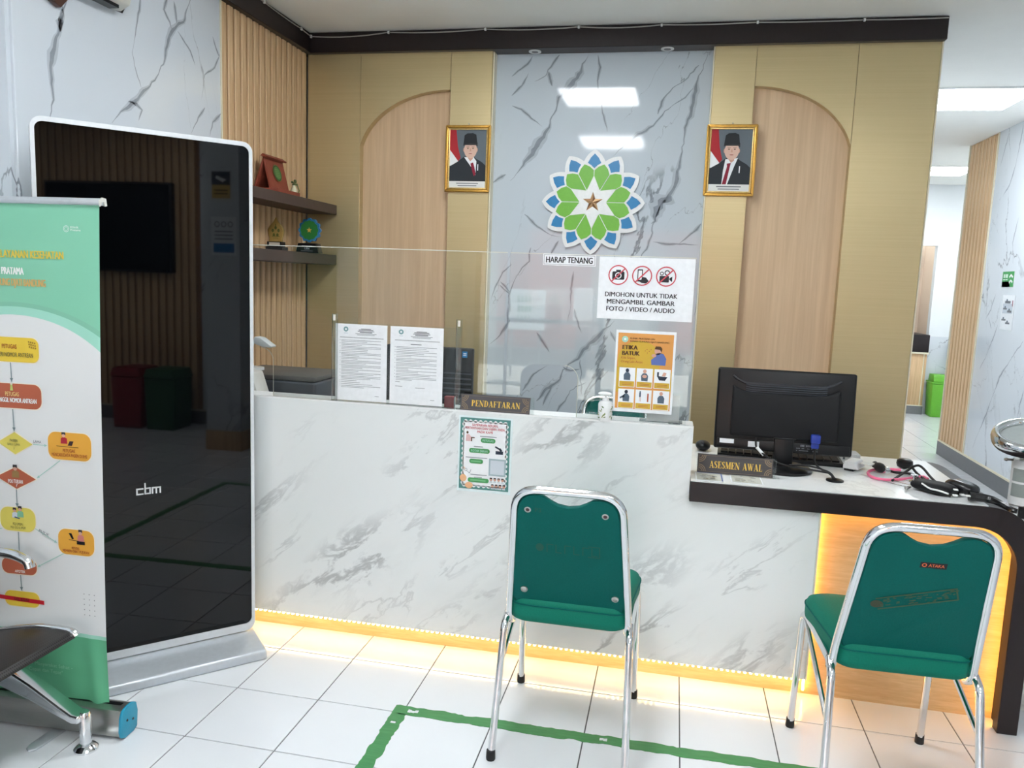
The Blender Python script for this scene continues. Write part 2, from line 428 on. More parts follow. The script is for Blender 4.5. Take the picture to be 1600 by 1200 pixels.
# ================================================================== SETTING
# floor: grout slab, near tiles one by one, the rest joined
fl = build('floor', MB().box(-1.7, 5.6, -6.1, 8.6, -.06, -.003), M_GROUT, kind='structure')
T = .3
def tile_in_view(i, j):
    n = 0
    for dx, dy in ((.15, .15), (.02, .02), (.28, .28), (.02, .28), (.28, .02)):
        d = Vector((i*T+dx, j*T+dy, 0))-CAM_LOC; z = d.dot(_f)
        if z < .3: continue
        x = 800+FPX*d.dot(CR)/z; y = 600-FPX*d.dot(CU)/z
        if -20 < x < 1620 and y < 1225: n += 1
    return n
proto = None; rest = MB(); count = 0
for j in range(-20, 28):
    for i in range(-6, 18):
        x, y = i*T, j*T
        near = (-5 <= j <= 0) and tile_in_view(i, j)
        corr = (3 <= j) and 9 <= i and tile_in_view(i, j) and x < 4.8
        if (near or corr) and count < 290:
            if proto is None:
                b = MB().box(.0020, T-.0020, .0022, T-.0022, -.012, 0)
                proto = build('floor_tile', b, M_TILE, fl, world=False, bevel=.0005, seg=1, flat=True); o = proto
            else:
                o = proto.copy(); COL.objects.link(o)
            o.location = (x, y, 0); count += 1
        else:
            rest.box(x+.0020, x+T-.0020, y+.0022, y+T-.0022, -.012, 0)
build('tile_field', rest, M_TILE, fl, kind='stuff', flat=True)

# ceiling
build('ceiling', MB().box(-1.7, 5.6, -6.1, 8.6, H, H+.06), M_CEIL, kind='structure')

# left wall: marble pier, slatted section, recessed part nearer the camera
wl = build('wall_left', MB().box(-1.7, -.74, -.41, 1.75, 0, H), M_WHITEPAINT, kind='structure')
slab_l = build('marble_slab', MB().box(-.74, -.69, -.41, .752, 0, H), M_WALLMARBLE, wl, bevel=.002, seg=1)
build('marble_vein', vein_ribbons(lambda x, y: at_x(x, y, -.69), [
    ([(112, -20), (104, 5), (95, 30), (88, 50), (85, 65), (80, 95), (78, 130), (80, 155), (78, 182), (76, 230)], 6), ([(108, -6), (98, 22), (90, 46)], 18),
    ([(222, -15), (212, 45), (206, 82), (212, 112), (220, 136)], 2.5), ([(303, -15), (287, 35), (270, 47), (261, 70), (255, 100), (240, 122), (225, 142), (215, 155), (197, 165), (185, 180), (176, 194)], 5),
    ([(263, -5), (257, 15), (265, 35), (268, 48)], 3), ([(272, 2), (277, 38)], 2.5), ([(277, 48), (297, 80), (305, 102)], 1.5), ([(332, 57), (337, 75), (342, 90)], 2),
    ([(343, 84), (335, 105), (320, 117), (317, 140), (315, 156)], 2.5), ([(345, 178), (332, 190), (327, 212)], 3), ([(320, 168), (310, 185), (300, 210)], 3.5), ([(200, 158), (212, 162), (222, 172), (216, 188)], 2)],
    11, Vector((.00025, 0, 0))), [mat('vein_pale_left', (192, 199, 208), .07, 0, .5, .05, 30), mat('vein_grey_left', (150, 157, 166), .07, 0, .5, .12, 40)], slab_l, kind='stuff', flat=True)
build('marble_return', MB().box(-1.06, -.70, -.428, -.4101, 0, H), M_WALLMARBLE, wl)
build('slat_backing', MB().box(-.74, -.704, .755, 1.64, 0, 2.66), M_SLAT_GROOVE, wl)
sp = None
n_sl = 15; pitch = (1.612-.757)/n_sl
for i in range(n_sl):
    y0 = .757+i*pitch
    if sp is None:
        pr = [(-.705, y0+.001), (-.705, y0+pitch-.011), (-.690, y0+pitch-.011), (XL, y0+pitch-.016), (XL, y0+.006), (-.690, y0+.001)]
        sp = build('slat', MB().prism(pr, 'z', 0, 2.65), M_SLAT, wl, flat=True)
    else:
        o = sp.copy(); COL.objects.link(o); o.location.y = i*pitch
build('edge_trim', MB().box(-.705, -.684, .752, .757, 0, 2.65), M_CREAM, wl)
build('wall_left_rear', MB().box(-1.15, -1.05, -6.1, -.43, 0, H), M_WALLMARBLE, kind='structure')

# back wall: gold boards, two half-arched niches, marble slab between
wb = build('wall_back', MB().box(-.76, 2.585, YM+.03, YM+.14, 0, H), M_WHITEPAINT, kind='structure')
slab_b = build('marble_slab', MB().box(.375, 1.54, YM, YM+.03, 0, 2.66), M_BACKMARBLE, wb)
VEIN_L = mat('vein_pale', (178, 187, 196), .07, 0, .5, .05, 30); VEIN_D = mat('vein_grey', (138, 146, 155), .07, 0, .5, .12, 40)
build('marble_vein', vein_ribbons(lambda x, y: at_y(x, y, YM), [
    ([(875, 86), (867, 100), (857, 110), (853, 119), (835, 125)], 4), ([(857, 112), (859, 120), (862, 135)], 2.5),
    ([(920, 86), (907, 105), (896, 125), (877, 155), (862, 182), (847, 212), (830, 240), (812, 268), (799, 284)], 6.5),
    ([(935, 86), (940, 105), (937, 120), (936, 132), (938, 165), (941, 182), (947, 206)], 3),
    ([(1106, 84), (1097, 107), (1087, 130), (1085, 155), (1080, 175), (1072, 200), (1065, 230), (1060, 262), (1054, 290), (1044, 308), (1030, 322), (1020, 340), (1016, 356), (1020, 364), (1012, 384), (1000, 402)], 5),
    ([(1046, 304), (1036, 318), (1026, 334), (1019, 350)], 15),
    ([(1092, 102), (1070, 125), (1050, 135), (1035, 152), (1026, 178)], 4), ([(1082, 137), (1060, 160), (1040, 175), (1020, 195), (997, 210), (972, 232), (957, 245)], 4),
    ([(800, 120), (825, 100), (832, 88)], 2), ([(800, 150), (817, 135), (827, 115)], 2.5), ([(800, 165), (815, 170), (830, 185), (847, 198)], 2),
    ([(1096, 350), (1076, 370), (1060, 382)], 3), ([(1020, 378), (1040, 381), (1092, 382)], 2), ([(820, 334), (840, 354), (860, 366), (876, 370)], 2.5), ([(872, 376), (866, 386), (860, 398)], 3),
    ([(829, 387), (827, 408), (810, 427), (801, 443), (796, 462), (797, 478), (792, 511), (785, 520)], 3), ([(780, 445), (797, 460)], 2),
    ([(896, 424), (892, 478), (886, 503)], 2.5), ([(897, 483), (908, 520)], 3), ([(800, 412), (785, 425), (774, 450), (768, 470)], 1.5),
    ([(960, 501), (943, 515), (925, 532), (911, 546), (897, 562), (880, 578), (869, 595), (850, 611), (838, 626)], 6.5),
    ([(838, 520), (848, 536), (857, 551)], 2.5), ([(906, 562), (906, 590), (909, 616)], 4.5), ([(880, 573), (892, 579), (906, 577)], 4), ([(915, 597), (892, 611), (878, 630), (869, 645)], 4.5),
    ([(953, 518), (961, 534)], 2.5), ([(816, 611), (834, 585), (855, 571)], 2), ([(782, 440), (797, 458)], 2), ([(797, 500), (782, 524), (763, 539)], 3), ([(862, 602), (848, 634)], 2.5), ([(790, 272), (778, 278), (768, 284)], 3), ([(1096, 430), (1090, 470), (1084, 498)], 2.5)],
    5, Vector((0, -.00025, 0))), [VEIN_L, VEIN_D], slab_b, kind='stuff', flat=True)
def arch_board(x0, x1, z0, z1, flip):
    """gold board with a quarter-ellipse niche cut out of it: rises from the outer side to the inner post"""
    top = 2.64; pts = []
    n = 20
    for k in range(n+1):
        a = pi/2*k/n
        # rises gently near the inner post, meets the outer side at an angle
        u = 1-math.sin(a*.86)/math.sin(pi/2*.86); v = (math.cos(a*.86)-math.cos(pi/2*.86))/(1-math.cos(pi/2*.86))
        pts.append((u, v))
    P = []
    for u, v in pts:           # u=1 at inner post top, u=0 at outer side
        x = x0+(x1-x0)*(u if not flip else 1-u); P.append((x, z0+(z1-z0)*v))
    outer = x0 if not flip else x1; inner = x1 if not flip else x0
    poly = [(inner, z1)]+P[1:]+[(outer, top), (inner, top)]
    return MB().prism(poly, 'y', YG, YG+.05)
aL = (-.37, .142); aR = (1.722, 2.195)
g = lambda x0, x1, nm='gold_board': build(nm, MB().box(x0, x1, YG, YG+.05, 0, 2.64), M_GOLD, wb, bevel=.0015, seg=1)
g(XL, aL[0]-.0015); g(aL[1]+.001, .372, 'gold_pilaster'); g(1.517, aR[0]-.001, 'gold_pilaster'); g(aR[1]+.0015, 2.565)
build('gold_spandrel', arch_board(aL[0], aL[1], 2.15, 2.437, False), M_GOLD, wb)
build('gold_spandrel', arch_board(aR[0], aR[1], 2.152, 2.437, True), M_GOLD, wb)
build('niche_panel', MB().box(aL[0]-.03, aL[1]+.03, YG+.051, YG+.075, 0, 2.5), M_NICHE, wb)
build('niche_panel', MB().box(aR[0]-.03, aR[1]+.03, YG+.051, YG+.075, 0, 2.5), M_NICHE, wb)
build('backing_board', MB().box(-.70, .374, YG+.076, YM+.03, 0, 2.66).box(1.541, 2.564, YG+.076, YM+.03, 0, 2.66), M_GOLD, wb)
build('edge_trim', MB().box(.373, .380, YM-.062, YM-.001, 0, 2.63), M_CREAM, wb)
build('edge_trim', MB().box(1.511, 1.5165, YG-.001, YM-.001, 0, 2.63), M_CREAM, wb)
build('edge_trim', MB().box(2.5655, 2.572, YG-.002, YM+.14, 0, 2.64), M_CREAM, wb)

# dark beams under the ceiling
build('trim_1', MB().box(-.66, 2.575, 1.58, YM+.06, 2.631, 2.737), M_DARK, kind='structure', bevel=.003, seg=1)
build('trim_2', MB().box(-.715, -.655, .70, 1.66, 2.632, 2.737), M_DARK, kind='structure', bevel=.003, seg=1)

# right wall
wr = build('wall_right', MB().box(XR+.02, XR+.12, -6.1, 5.09, 0, H), M_WHITEPAINT, kind='structure')
build('slat_backing', MB().box(XR+.012, XR+.02, -4.3, -2.5, .13, H), M_SLAT_GROOVE, wr)
for y0, y1 in ((-6.0, -4.3), (-2.5, -1.75), (-1.75, -.55), (-.55, .65), (.65, 1.9), (1.9, 3.18), (3.18, 4.455)):
    build('marble_panel', MB().box(XR, XR+.02, y0+.001, y1-.001, .13, H), M_RIGHTMARBLE, wr)
build('marble_vein', vein_ribbons(lambda x, y: at_x(x, y, XR), [
    ([(1599, 534), (1578, 564), (1561, 590), (1550, 621), (1539, 652), (1530, 675), (1520, 700)], 2.6), ([(1559, 507), (1539, 561), (1531, 577)], 2), ([(1599, 196), (1587, 260), (1577, 290), (1567, 307)], 2.4),
    ([(1577, 207), (1563, 260)], 1.8), ([(1592, 340), (1582, 380), (1583, 413)], 2), ([(1599, 610), (1588, 660)], 2.4), ([(1556, 460), (1548, 484), (1540, 500)], 1.8), ([(1545, 496), (1549, 514)], 1.5)],
    17, Vector((-.0004, 0, 0))), [mat('vein_pale_right', (206, 212, 220), .07, 0, .5, .05, 30), mat('vein_grey_right', (160, 166, 176), .07, 0, .5, .1, 40)], wr, kind='stuff', flat=True)
build('slat_backing', MB().box(XR+.012, XR+.02, 4.46, 5.09, .13, H), M_SLAT_GROOVE, wr)
sp = None
for base, n in ((4.475, 8), (-4.29, 23)):
    for i in range(n):
        y0 = base+i*.0765
        if sp is None:
            sp = build('slat', MB().box(XR-.004, XR+.013, 0, .058, .135, H-.002), M_SLAT, wr, bevel=.004, seg=1, flat=True, world=False); o = sp
        else:
            o = sp.copy(); COL.objects.link(o)
        o.location = (0, y0, 0)
build('edge_trim', MB().box(XR-.008, XR+.02, 4.456, 4.47, .13, H), M_CREAM, wr)
build('edge_trim', MB().box(XR-.008, XR+.12, 5.088, 5.1, .13, H), M_CREAM, wr)
build('edge_trim', MB().box(XR-.014, XR+.02, -6, 5.09, .125, .137), M_CREAM, wr)
build('baseboard_right', MB().box(XR-.012, XR+.12, -6, 5.095, 0, .125), M_GREYBASE, kind='structure', bevel=.003, seg=1)

pil = build('wall_pillar', MB().box(2.9, 3.2, -1.92, -1.63, .16, H), M_RIGHTMARBLE, kind='structure')
build('base_band', MB().box(2.895, 3.205, -1.925, -1.625, 0, .1595), M_SLAT, pil)

# corridor beyond: far wall with an opening over a low counter, marble dado
wf = build('wall_far', MB().box(4.43, 5.6, 7.72, 7.82, .93, H).box(2.6, 4.43, 7.72, 7.82, 2.027, H), M_WHITEPAINT, kind='structure')
build('marble_dado', MB().box(4.42, 5.6, 7.70, 7.82, 0, .945), M_RIGHTMARBLE, wf)
build('niche_back', MB().box(2.6, 4.43, 8.2, 8.3, 0, 2.2).box(4.43, 4.46, 7.82, 8.3, .9, 2.05), M_BEIGEPAINT, wf)
build('wall_corridor', MB().box(2.45, 2.56, YM+.15, 8.3, 0, H), M_WHITEPAINT, kind='structure')
build('wall_east', MB().box(5.5, 5.6, 5.0, 8.6, 0, H), M_WHITEPAINT, kind='structure')
build('wall_corridor_end', MB().box(XR+.12, 5.6, 5.0, 5.08, 0, H), M_WHITEPAINT, kind='structure')
nc = thing('low_counter', 'low oak counter with dark brown top band at the far end of the corridor', 'counter', (3.6, 7.9, 0))
build('slatted_front', MB().box(2.62, 4.41, 7.62, 8.18, .11, .735), M_SLAT, nc, bevel=.004)
build('top_band', MB().box(2.62, 4.415, 7.6, 8.19, .755, .965), M_DARK, nc, bevel=.004)
build('edge_strip', MB().box(2.62, 4.418, 7.595, 8.19, .735, .755).box(4.37, 4.38, 7.615, 7.62, .11, .735).box(2.62, 4.418, 7.612, 8.19, .1, .112), M_CREAM, nc)
build('plinth', MB().box(2.62, 4.415, 7.61, 8.18, 0, .1), M_GREYBASE, nc)

# wall behind the camera: wide glazed doorway with the street outside
build('wall_front', MB().box(-1.15, -.9, -6.1, -6.0, 0, H).box(2.1, 3.96, -6.1, -6.0, 0, H).box(-.9, 2.1, -6.1, -6.0, 2.25, H), M_WHITEPAINT, kind='structure')
d1 = build('door_1', MB().box(-.9, -.84, -6.07, -6.03, 0, 2.25).box(.56, .62, -6.07, -6.03, 0, 2.25).box(2.04, 2.1, -6.07, -6.03, 0, 2.25).box(-.9, 2.1, -6.07, -6.03, 2.19, 2.25).box(-.9, 2.1, -6.07, -6.03, .0, .08).box(-.9, .56, -6.065, -6.035, .95, 1.0), M_STEEL, kind='structure')
build('glass_pane', MB().box(-.84, .56, -6.052, -6.048, .08, 2.19).box(.62, 2.04, -6.052, -6.048, .08, 2.19), M_ACRYL, d1)
build('door_handle', MB().tube([(.5, -6.0, .8), (.5, -5.96, .85), (.5, -5.96, 1.25), (.5, -6.0, 1.3)], .012), M_CHROME, d1)
build('street_ground', MB().box(-14, 14, -30, -6.1, -.2, -.06), mat('asphalt', (150, 148, 144), .8, vs=3), kind='structure')
t = thing('street_signboard', 'white signboard with green letters standing outside the doorway behind the viewer', 'sign', (-.85, -9, 0))
build('board', MB().box(-1.12, -.55, -9.03, -9.0, .68, 1.30), M_WHITE, t); build('leg', MB().box(-1.08, -1.04, -9.03, -9.0, -.06, .68), M_STEEL, t); build('leg', MB().box(-.63, -.59, -9.03, -9.0, -.06, .68), M_STEEL, t)
for i in range(4):
    for j in range(3): build('green_mark', MB().box(-.98+i*.06, -.95+i*.06+.01*(j % 2), -8.999, -8.996, .80+j*.15, .90+j*.15), mat('sign_green', (70, 140, 84), .5), t)
t = thing('reflection_box', 'added white box on a low stand outside, a bright patch for the screens to mirror', 'box', (.1, -9.5, 0))  # invented box, gives the clear screens something white to reflect
build('box', MB().box(-.15, .12, -9.6, -9.3, .75, 1.35), M_WHITE, t, bevel=.02); build('stand', MB().box(-.1, .08, -9.55, -9.35, -.06, .75), M_GREY, t)
bh = thing('street_building', 'low shop house with terracotta shutters across the street behind the viewer', 'building', (0, -14, 0))
build('wall', MB().box(-8, 8, -15, -14, -.06, 4.2), mat('shop_wall', (214, 206, 196), .8, vs=2), bh)
for x0, x1 in ((-2.4, -.4), (1.1, 2.4)): build('shutter', MB().box(x0, x1, -13.98, -13.9, 0, 2.6), mat('shutter_red', (196, 96, 66), .6, vs=4), bh)
build('awning', MB().prism([(-14, 3.1), (-12.6, 2.6), (-12.6, 2.5), (-14, 2.9)], 'x', -3.2, 3), mat('awning_orange', (224, 120, 70), .6, vs=4), bh)

# ceiling light panels
def light_panel(cx, cy, w, d, label, corridor=False):
    t = thing('ceiling_light', label, 'ceiling light', (cx, cy, H), 0, 'square LED ceiling panels')
    b = MB()
    x0, x1, y0, y1 = cx-w/2, cx+w/2, cy-d/2, cy+d/2
    for a in ((x0-.012, x1+.012, y0-.012, y0), (x0-.012, x1+.012, y1, y1+.012), (x0-.012, x0, y0, y1), (x1, x1+.012, y0, y1)):
        b.box(*a, H-.012, H-.001)
    build('frame', b, M_WHITE, t)
    build('diffuser', MB().box(x0, x1, y0, y1, H-.009, H-.003), emit('led_panel_corridor', (.93, .97, 1.0, 1), CORRIDOR_EMIT) if corridor else emit('led_panel', (.93, .97, 1.0, 1), PANEL_EMIT), t)
light_panel(3.24, 3.29, .6, .62, 'square LED ceiling panel in the corridor, the larger and nearer one', True)
light_panel(4.1, 6.57, .46, .64, 'square LED ceiling panel at the far end of the corridor, the smaller one', True)
light_panel(.79, .25, .52, .54, 'square LED ceiling panel above the reception counter, mirrored in the marble')
light_panel(.74, -1.54, .55, .6, 'square LED ceiling panel above the waiting area, mirrored lower in the marble')
light_panel(2.3, -4.7, .6, .6, 'added unseen LED ceiling panel near the entrance behind the viewer')  # added out of view to raise the room's overall brightness
light_panel(2.75, -2.6, .6, .6, 'added unseen LED ceiling panel behind the viewer, right of the waiting area')  # another unseen panel, added as extra light for the room
light_panel(4.85, 6.2, .6, .6, 'added unseen LED ceiling panel round the corner, brightening the corridor', True)  # hidden extra panel, put in to lift the corridor floor

# recessed downlights in the beam's underside
for px, lab in ((836, 'round white downlight under the dark beam, left one'), (1043, 'round white downlight under the dark beam, right one')):
    x = at_z(px, 80 if px < 900 else 77, 2.631).x
    t = thing('downlight', lab, 'downlight', (x, 1.634, 2.631), 0, 'downlights in the beam')
    build('rim', MB().lathe([(.033, 2.6305), (.033, 2.626), (.026, 2.624), (.018, 2.6265), (.018, 2.6305)], (x, 1.634, 0), 20), M_WHITE, t)
    build('lens', MB().lathe([(.0175, 2.6255), (.0175, 2.63)], (x, 1.634, 0), 16), mat('lens_grey', (110, 110, 112), .3), t)

# thin cable clipped along the top of the beams
cab = thing('cable', 'thin white cable clipped along the top of the dark beam', 'cable', (0, 1.58, 2.72))
def sag(a, b, s, n=8):
    a = Vector(a); b = Vector(b); return [a.lerp(b, i/n)-Vector((0, 0, s*4*(i/n)*(1-i/n))) for i in range(n)]
cl = [(-.648, 1.574, 2.716), (-.20, 1.574, 2.727), (.336, 1.574, 2.730), (.828, 1.574, 2.729), (1.246, 1.574, 2.728), (1.709, 1.574, 2.728), (2.2, 1.574, 2.726), (2.57, 1.574, 2.726)]
path = [(-.648, .72, 2.730), (-.648, 1.07, 2.728)]+sag((-.648, 1.07, 2.728), (-.648, 1.46, 2.722), .004)[1:]
path += [(-.648, 1.46, 2.722)]
for a, b, s in zip(cl[:-1], cl[1:], (.012, .008, .008, .009, .004, .003, .002)): path += sag(a, b, s)
path += [cl[-1]]
build('wire', MB().tube(path, .0032, 6), mat('cable_grey', (170, 168, 164), .5), cab)
for c in [(-.648, 1.07, 2.728), (-.648, 1.46, 2.722)]+cl[:-1]:
    build('clip', MB().box(c[0]-.005, c[0]+.005, c[1]-.004, c[1]+.008, c[2]-.007, c[2]+.009), M_WHITE, cab, bevel=.002)

# ================================================================== RECEPTION COUNTER
rc = thing('reception_counter', 'long white marble reception counter lit by a warm strip at its foot', 'counter', (.6, .2, 0))
fp = [(-.68, .085), (1.925, .085), (1.925, .694), (1.489, .694), (1.489, .952), (-.68, .952)]
build('front_panel', MB().prism(fp, 'y', YC, YC+.022), M_COUNTER, rc, bevel=.0015, seg=1)
build('ledge', MB().box(-.68, 1.4885, YC+.0225, .262, ZLG-.02, ZLG), M_WHITE, rc, bevel=.002, seg=1)
build('top_edge', MB().box(-.68, 1.489, YC-.0015, YC+.004, .9475, .9535), M_WHITE, rc)
build('carcass', MB().box(-.68, 1.488, .222, .262, 0, ZLG-.021).box(1.46, 1.488, YC+.023, .262, .1, ZLG-.021), M_WHITE, rc)
build('kick_board', MB().box(-.68, 1.9249, .2, .221, 0, .69), M_RECESS, rc)
build('inner_desk', MB().box(-.68, 1.46, .263, .86, .72, .745), M_OFFWHITE, rc, bevel=.003)
for x in (1.42, -.68): build('desk_side', MB().box(x, x+.04, .263, .84, 0, .719), M_OFFWHITE, rc)
build('side_edge', MB().box(1.9255, 1.931, YC-.001, .165, .085, .694), M_CREAM, rc)
LEDC = (1.0, .64, .34, 1)
M_LED = emit('warm_led', LEDC, LED_EMIT); M_LEDB = emit('warm_led_bead', (1.0, .70, .30, 1), LED_EMIT*3.2)
build('led_strip', MB().box(-.66, 1.92, .155, .166, .079, .0845), M_LED, rc)
b = MB()
for i in range(129): b.box(-.66+i*.02, -.652+i*.02, YC+.003, YC+.0175, .0785, .0845)
build('led_beads', b, M_LEDB, rc, kind='stuff')

# assessment desk: marble top in a dark rounded waterfall frame, lit wooden recess
ds = thing('assessment_desk', 'lower marble topped desk with dark rounded waterfall end and glowing oak panel', 'desk', (2.05, .45, 0))
def arc(cx, cz, r, a0, a1, n=10): return [(cx+r*cos(radians(a0+(a1-a0)*i/n)), cz+r*sin(radians(a0+(a1-a0)*i/n))) for i in range(n+1)]
outer = arc(2.435, .605, .16, 90, 0); inner = arc(2.40, .562, .133, 0, 90)
pr = [(1.49, .765)]+outer+[(2.595, 0), (2.533, 0)]+inner+[(1.49, .695)]
inner2 = [(x+.020, z+.016) for x, z in inner]
pr2 = [(1.49, .765)]+outer+[(2.595, 0), (2.553, 0)]+inner2+[(1.49, .711)]
build('waterfall_frame', MB().prism(pr, 'y', .10, .1395), M_DARK, ds, bevel=.002, seg=1)
build('frame_depth', MB().prism(pr2, 'y', .14, .775), M_DARK, ds)
build('marble_top', MB().box(1.491, 2.43, .106, .772, .7655, .7685), M_TOP, ds)
build('back_panel', MB().box(1.9255, 2.552, .2, .22, 0, .71), M_RECESS, ds)
lp = [(1.936, .703)]+[(x+.010, z+.007) for x, z in inner[::-1]]+[(2.544, .01)]
path = [(x+.003, .1475, z+.002) for x, z in lp]
build('led_strip', MB().tube(path, .0045, 6).tube([(1.931, .184, .02), (1.931, .184, .690)], .0045, 6), emit('warm_led_recess', (1.0, .50, .10, 1), LED_EMIT*5.0), ds)
build('grommet', MB().lathe([(.03, ZT+.0035), (.03, ZT+.008), (.026, ZT+.0095), (.002, ZT+.0095)], (1.993, .279, 0), 24), M_BLACK, ds)
# socket plate
tag(build('socket_plate', MB().box(1.872, 1.918, YC-.010, YC-.0005, .12, .195), M_WHITE, bevel=.003), 'small white socket plate low on the right end of the counter front', 'socket')

# ================================================================== CLEAR SCREENS AND SIGNS ON THE LEDGE
def screen_sheet(name, x0, x1, hx0, hx1, hz, label):
    """upright acrylic sheet with a round-cornered pass-through cut from its lower edge"""
    t = thing(name, label, 'screen', ((x0+x1)/2, .168, ZLG))
    r = .05
    zl = ZLG+.0006; pts = [(x0, zl), (x0, 1.53), (x1, 1.53), (x1, zl), (hx1, zl)]
    pts += arc(hx1-r, hz-r, r, 0, 90, 6)+arc(hx0+r, hz-r, r, 90, 180, 6)+[(hx0, zl)]
    build('sheet', MB().prism(pts, 'y', .166, .170), M_ACRYL, t, flat=True)
    e = MB().box(x0, x1, .1655, .1705, 1.5285, 1.5312)
    build('polished_edge', e, mat('polished_edge', (214, 216, 206), .3), t)
    e = MB().tube([(hx1, .168, ZLG)]+[(x, .168, z) for x, z in arc(hx1-r, hz-r, r, 0, 90, 8)], .0014, 5)
    build('polished_edge', e, mat('polished_edge', (214, 216, 206), .3), t)
    for x in (x0+.04, x1-.04): build('foot_clip', MB().box(x-.02, x+.02, .158, .178, ZLG+.001, ZLG+.01), M_ACRYL_EDGE, t, bevel=.002)
screen_sheet('clear_screen', -.66, .80, -.42, -.115, 1.137, 'clear acrylic screen on the counter ledge, left sheet with rounded cut-out')
screen_sheet('clear_screen', .812, 1.462, .865, 1.075, 1.135, 'clear acrylic screen on the counter ledge, right sheet carrying the notices')

def sign_board(name, label, cat, x0, x1, z0, z1, y, m=M_PAPER, th=.0012, rot=0):
    t = thing(name, label, cat, ((x0+x1)/2, y, z0))
    return t, build('board', MB().box(x0, x1, y-th, y, z0, z1), m, t)
# HARAP TENANG
yS = .1645
t, _ = sign_board('quiet_sign', 'small white HARAP TENANG plate on the clear screen below the emblem', 'sign', .931, 1.118, 1.490, 1.530, yS)
a = Art((.931, yS-.0014, 1.490))
for r in ((.003, .003, .184, .0042), (.003, .0358, .184, .037), (.003, .003, .0042, .037), (.1828, .003, .184, .037)): a.rect(*r, I_GREY)
a.text('HARAP TENANG', .0935, .0198, .0205, I_BLACK, 2, .166, bold=.014).build('lettering', t)
# no-photo sign
t, _ = sign_board('no_photo_sign', 'white notice with three red prohibition circles on the clear screen', 'sign', 1.131, 1.459, 1.311, 1.526, yS)
a = Art((1.131, yS-.0014, 1.311)); I_PINK = ink('pinkred', (206, 84, 96)); DK = ink('dark', (48, 48, 54))
for cx, k in ((.068, 0), (.150, 1), (.232, 2)):
    cz = .153
    if k == 0:
        a.rrect(cx-.021, cz-.016, cx+.021, cz+.012, .004, DK).rect(cx-.008, cz+.012, cx+.008, cz+.018, DK).ring(cx, cz-.002, .008, .011, I_WHITE, 2).rect(cx+.011, cz+.012, cx+.017, cz+.0145, DK)
    elif k == 1:
        for r in ((-.016, -.02, .002, .022),): a.rect(cx+r[0], cz+r[1], cx+r[2], cz+r[3], DK).rect(cx-.013, cz-.014, cx-.001, cz+.018, I_WHITE, 2)
        a.poly([(cx-.008, cz-.02), (cx+.004, cz-.004), (cx+.014, cz-.006), (cx+.024, cz-.018), (cx+.014, cz-.026), (cx-.002, cz-.024)], DK, 2)
    else:
        a.rrect(cx-.022, cz-.02, cx+.010, cz+.002, .002, DK).poly([(cx+.011, cz-.01), (cx+.021, cz-.018), (cx+.021, cz+.001), (cx+.011, cz-.006)], DK)
        a.ring(cx-.015, cz+.010, .004, .0065, DK).ring(cx+.003, cz+.013, .006, .0092, DK)
    a.ring(cx, cz, .0305, .0345, I_PINK, 3).line((cx-.0225, cz-.0225), (cx+.0225, cz+.0225), .0045, I_PINK, 3)
a.build('pictograms', t)
a = Art((1.131, yS-.0014, 1.311))
a.text('DIMOHON UNTUK TIDAK', .150, .086, .0155, DK, 2, .250, bold=.014).text('MENGAMBIL GAMBAR', .150, .061, .0155, DK, 2, .234, bold=.014).text('FOTO / VIDEO / AUDIO', .150, .036, .0155, DK, 2, .236, bold=.014).build('lettering', t)
# cough etiquette poster
t, _ = sign_board('cough_poster', 'orange ETIKA BATUK poster taped to the right clear screen', 'poster', 1.203, 1.411, .984, 1.274, yS)
a = Art((1.203, yS-.0014, .984)); I_OR2 = ink('orange2', (226, 160, 88)); I_YEL2 = ink('mustard', (214, 176, 66))
a.rect(.008, .012, .200, .280, I_OR2).ell(.085, .185, .075, .07, I_YEL2, 2).rect(.008, .07, .03, .16, I_YEL2, 2).rect(.18, .08, .2, .15, I_YEL2, 2)
a.ring(.032, .258, .004, .011, I_MINT, 3).ell(.032, .258, .004, .004, I_WHITE, 3)
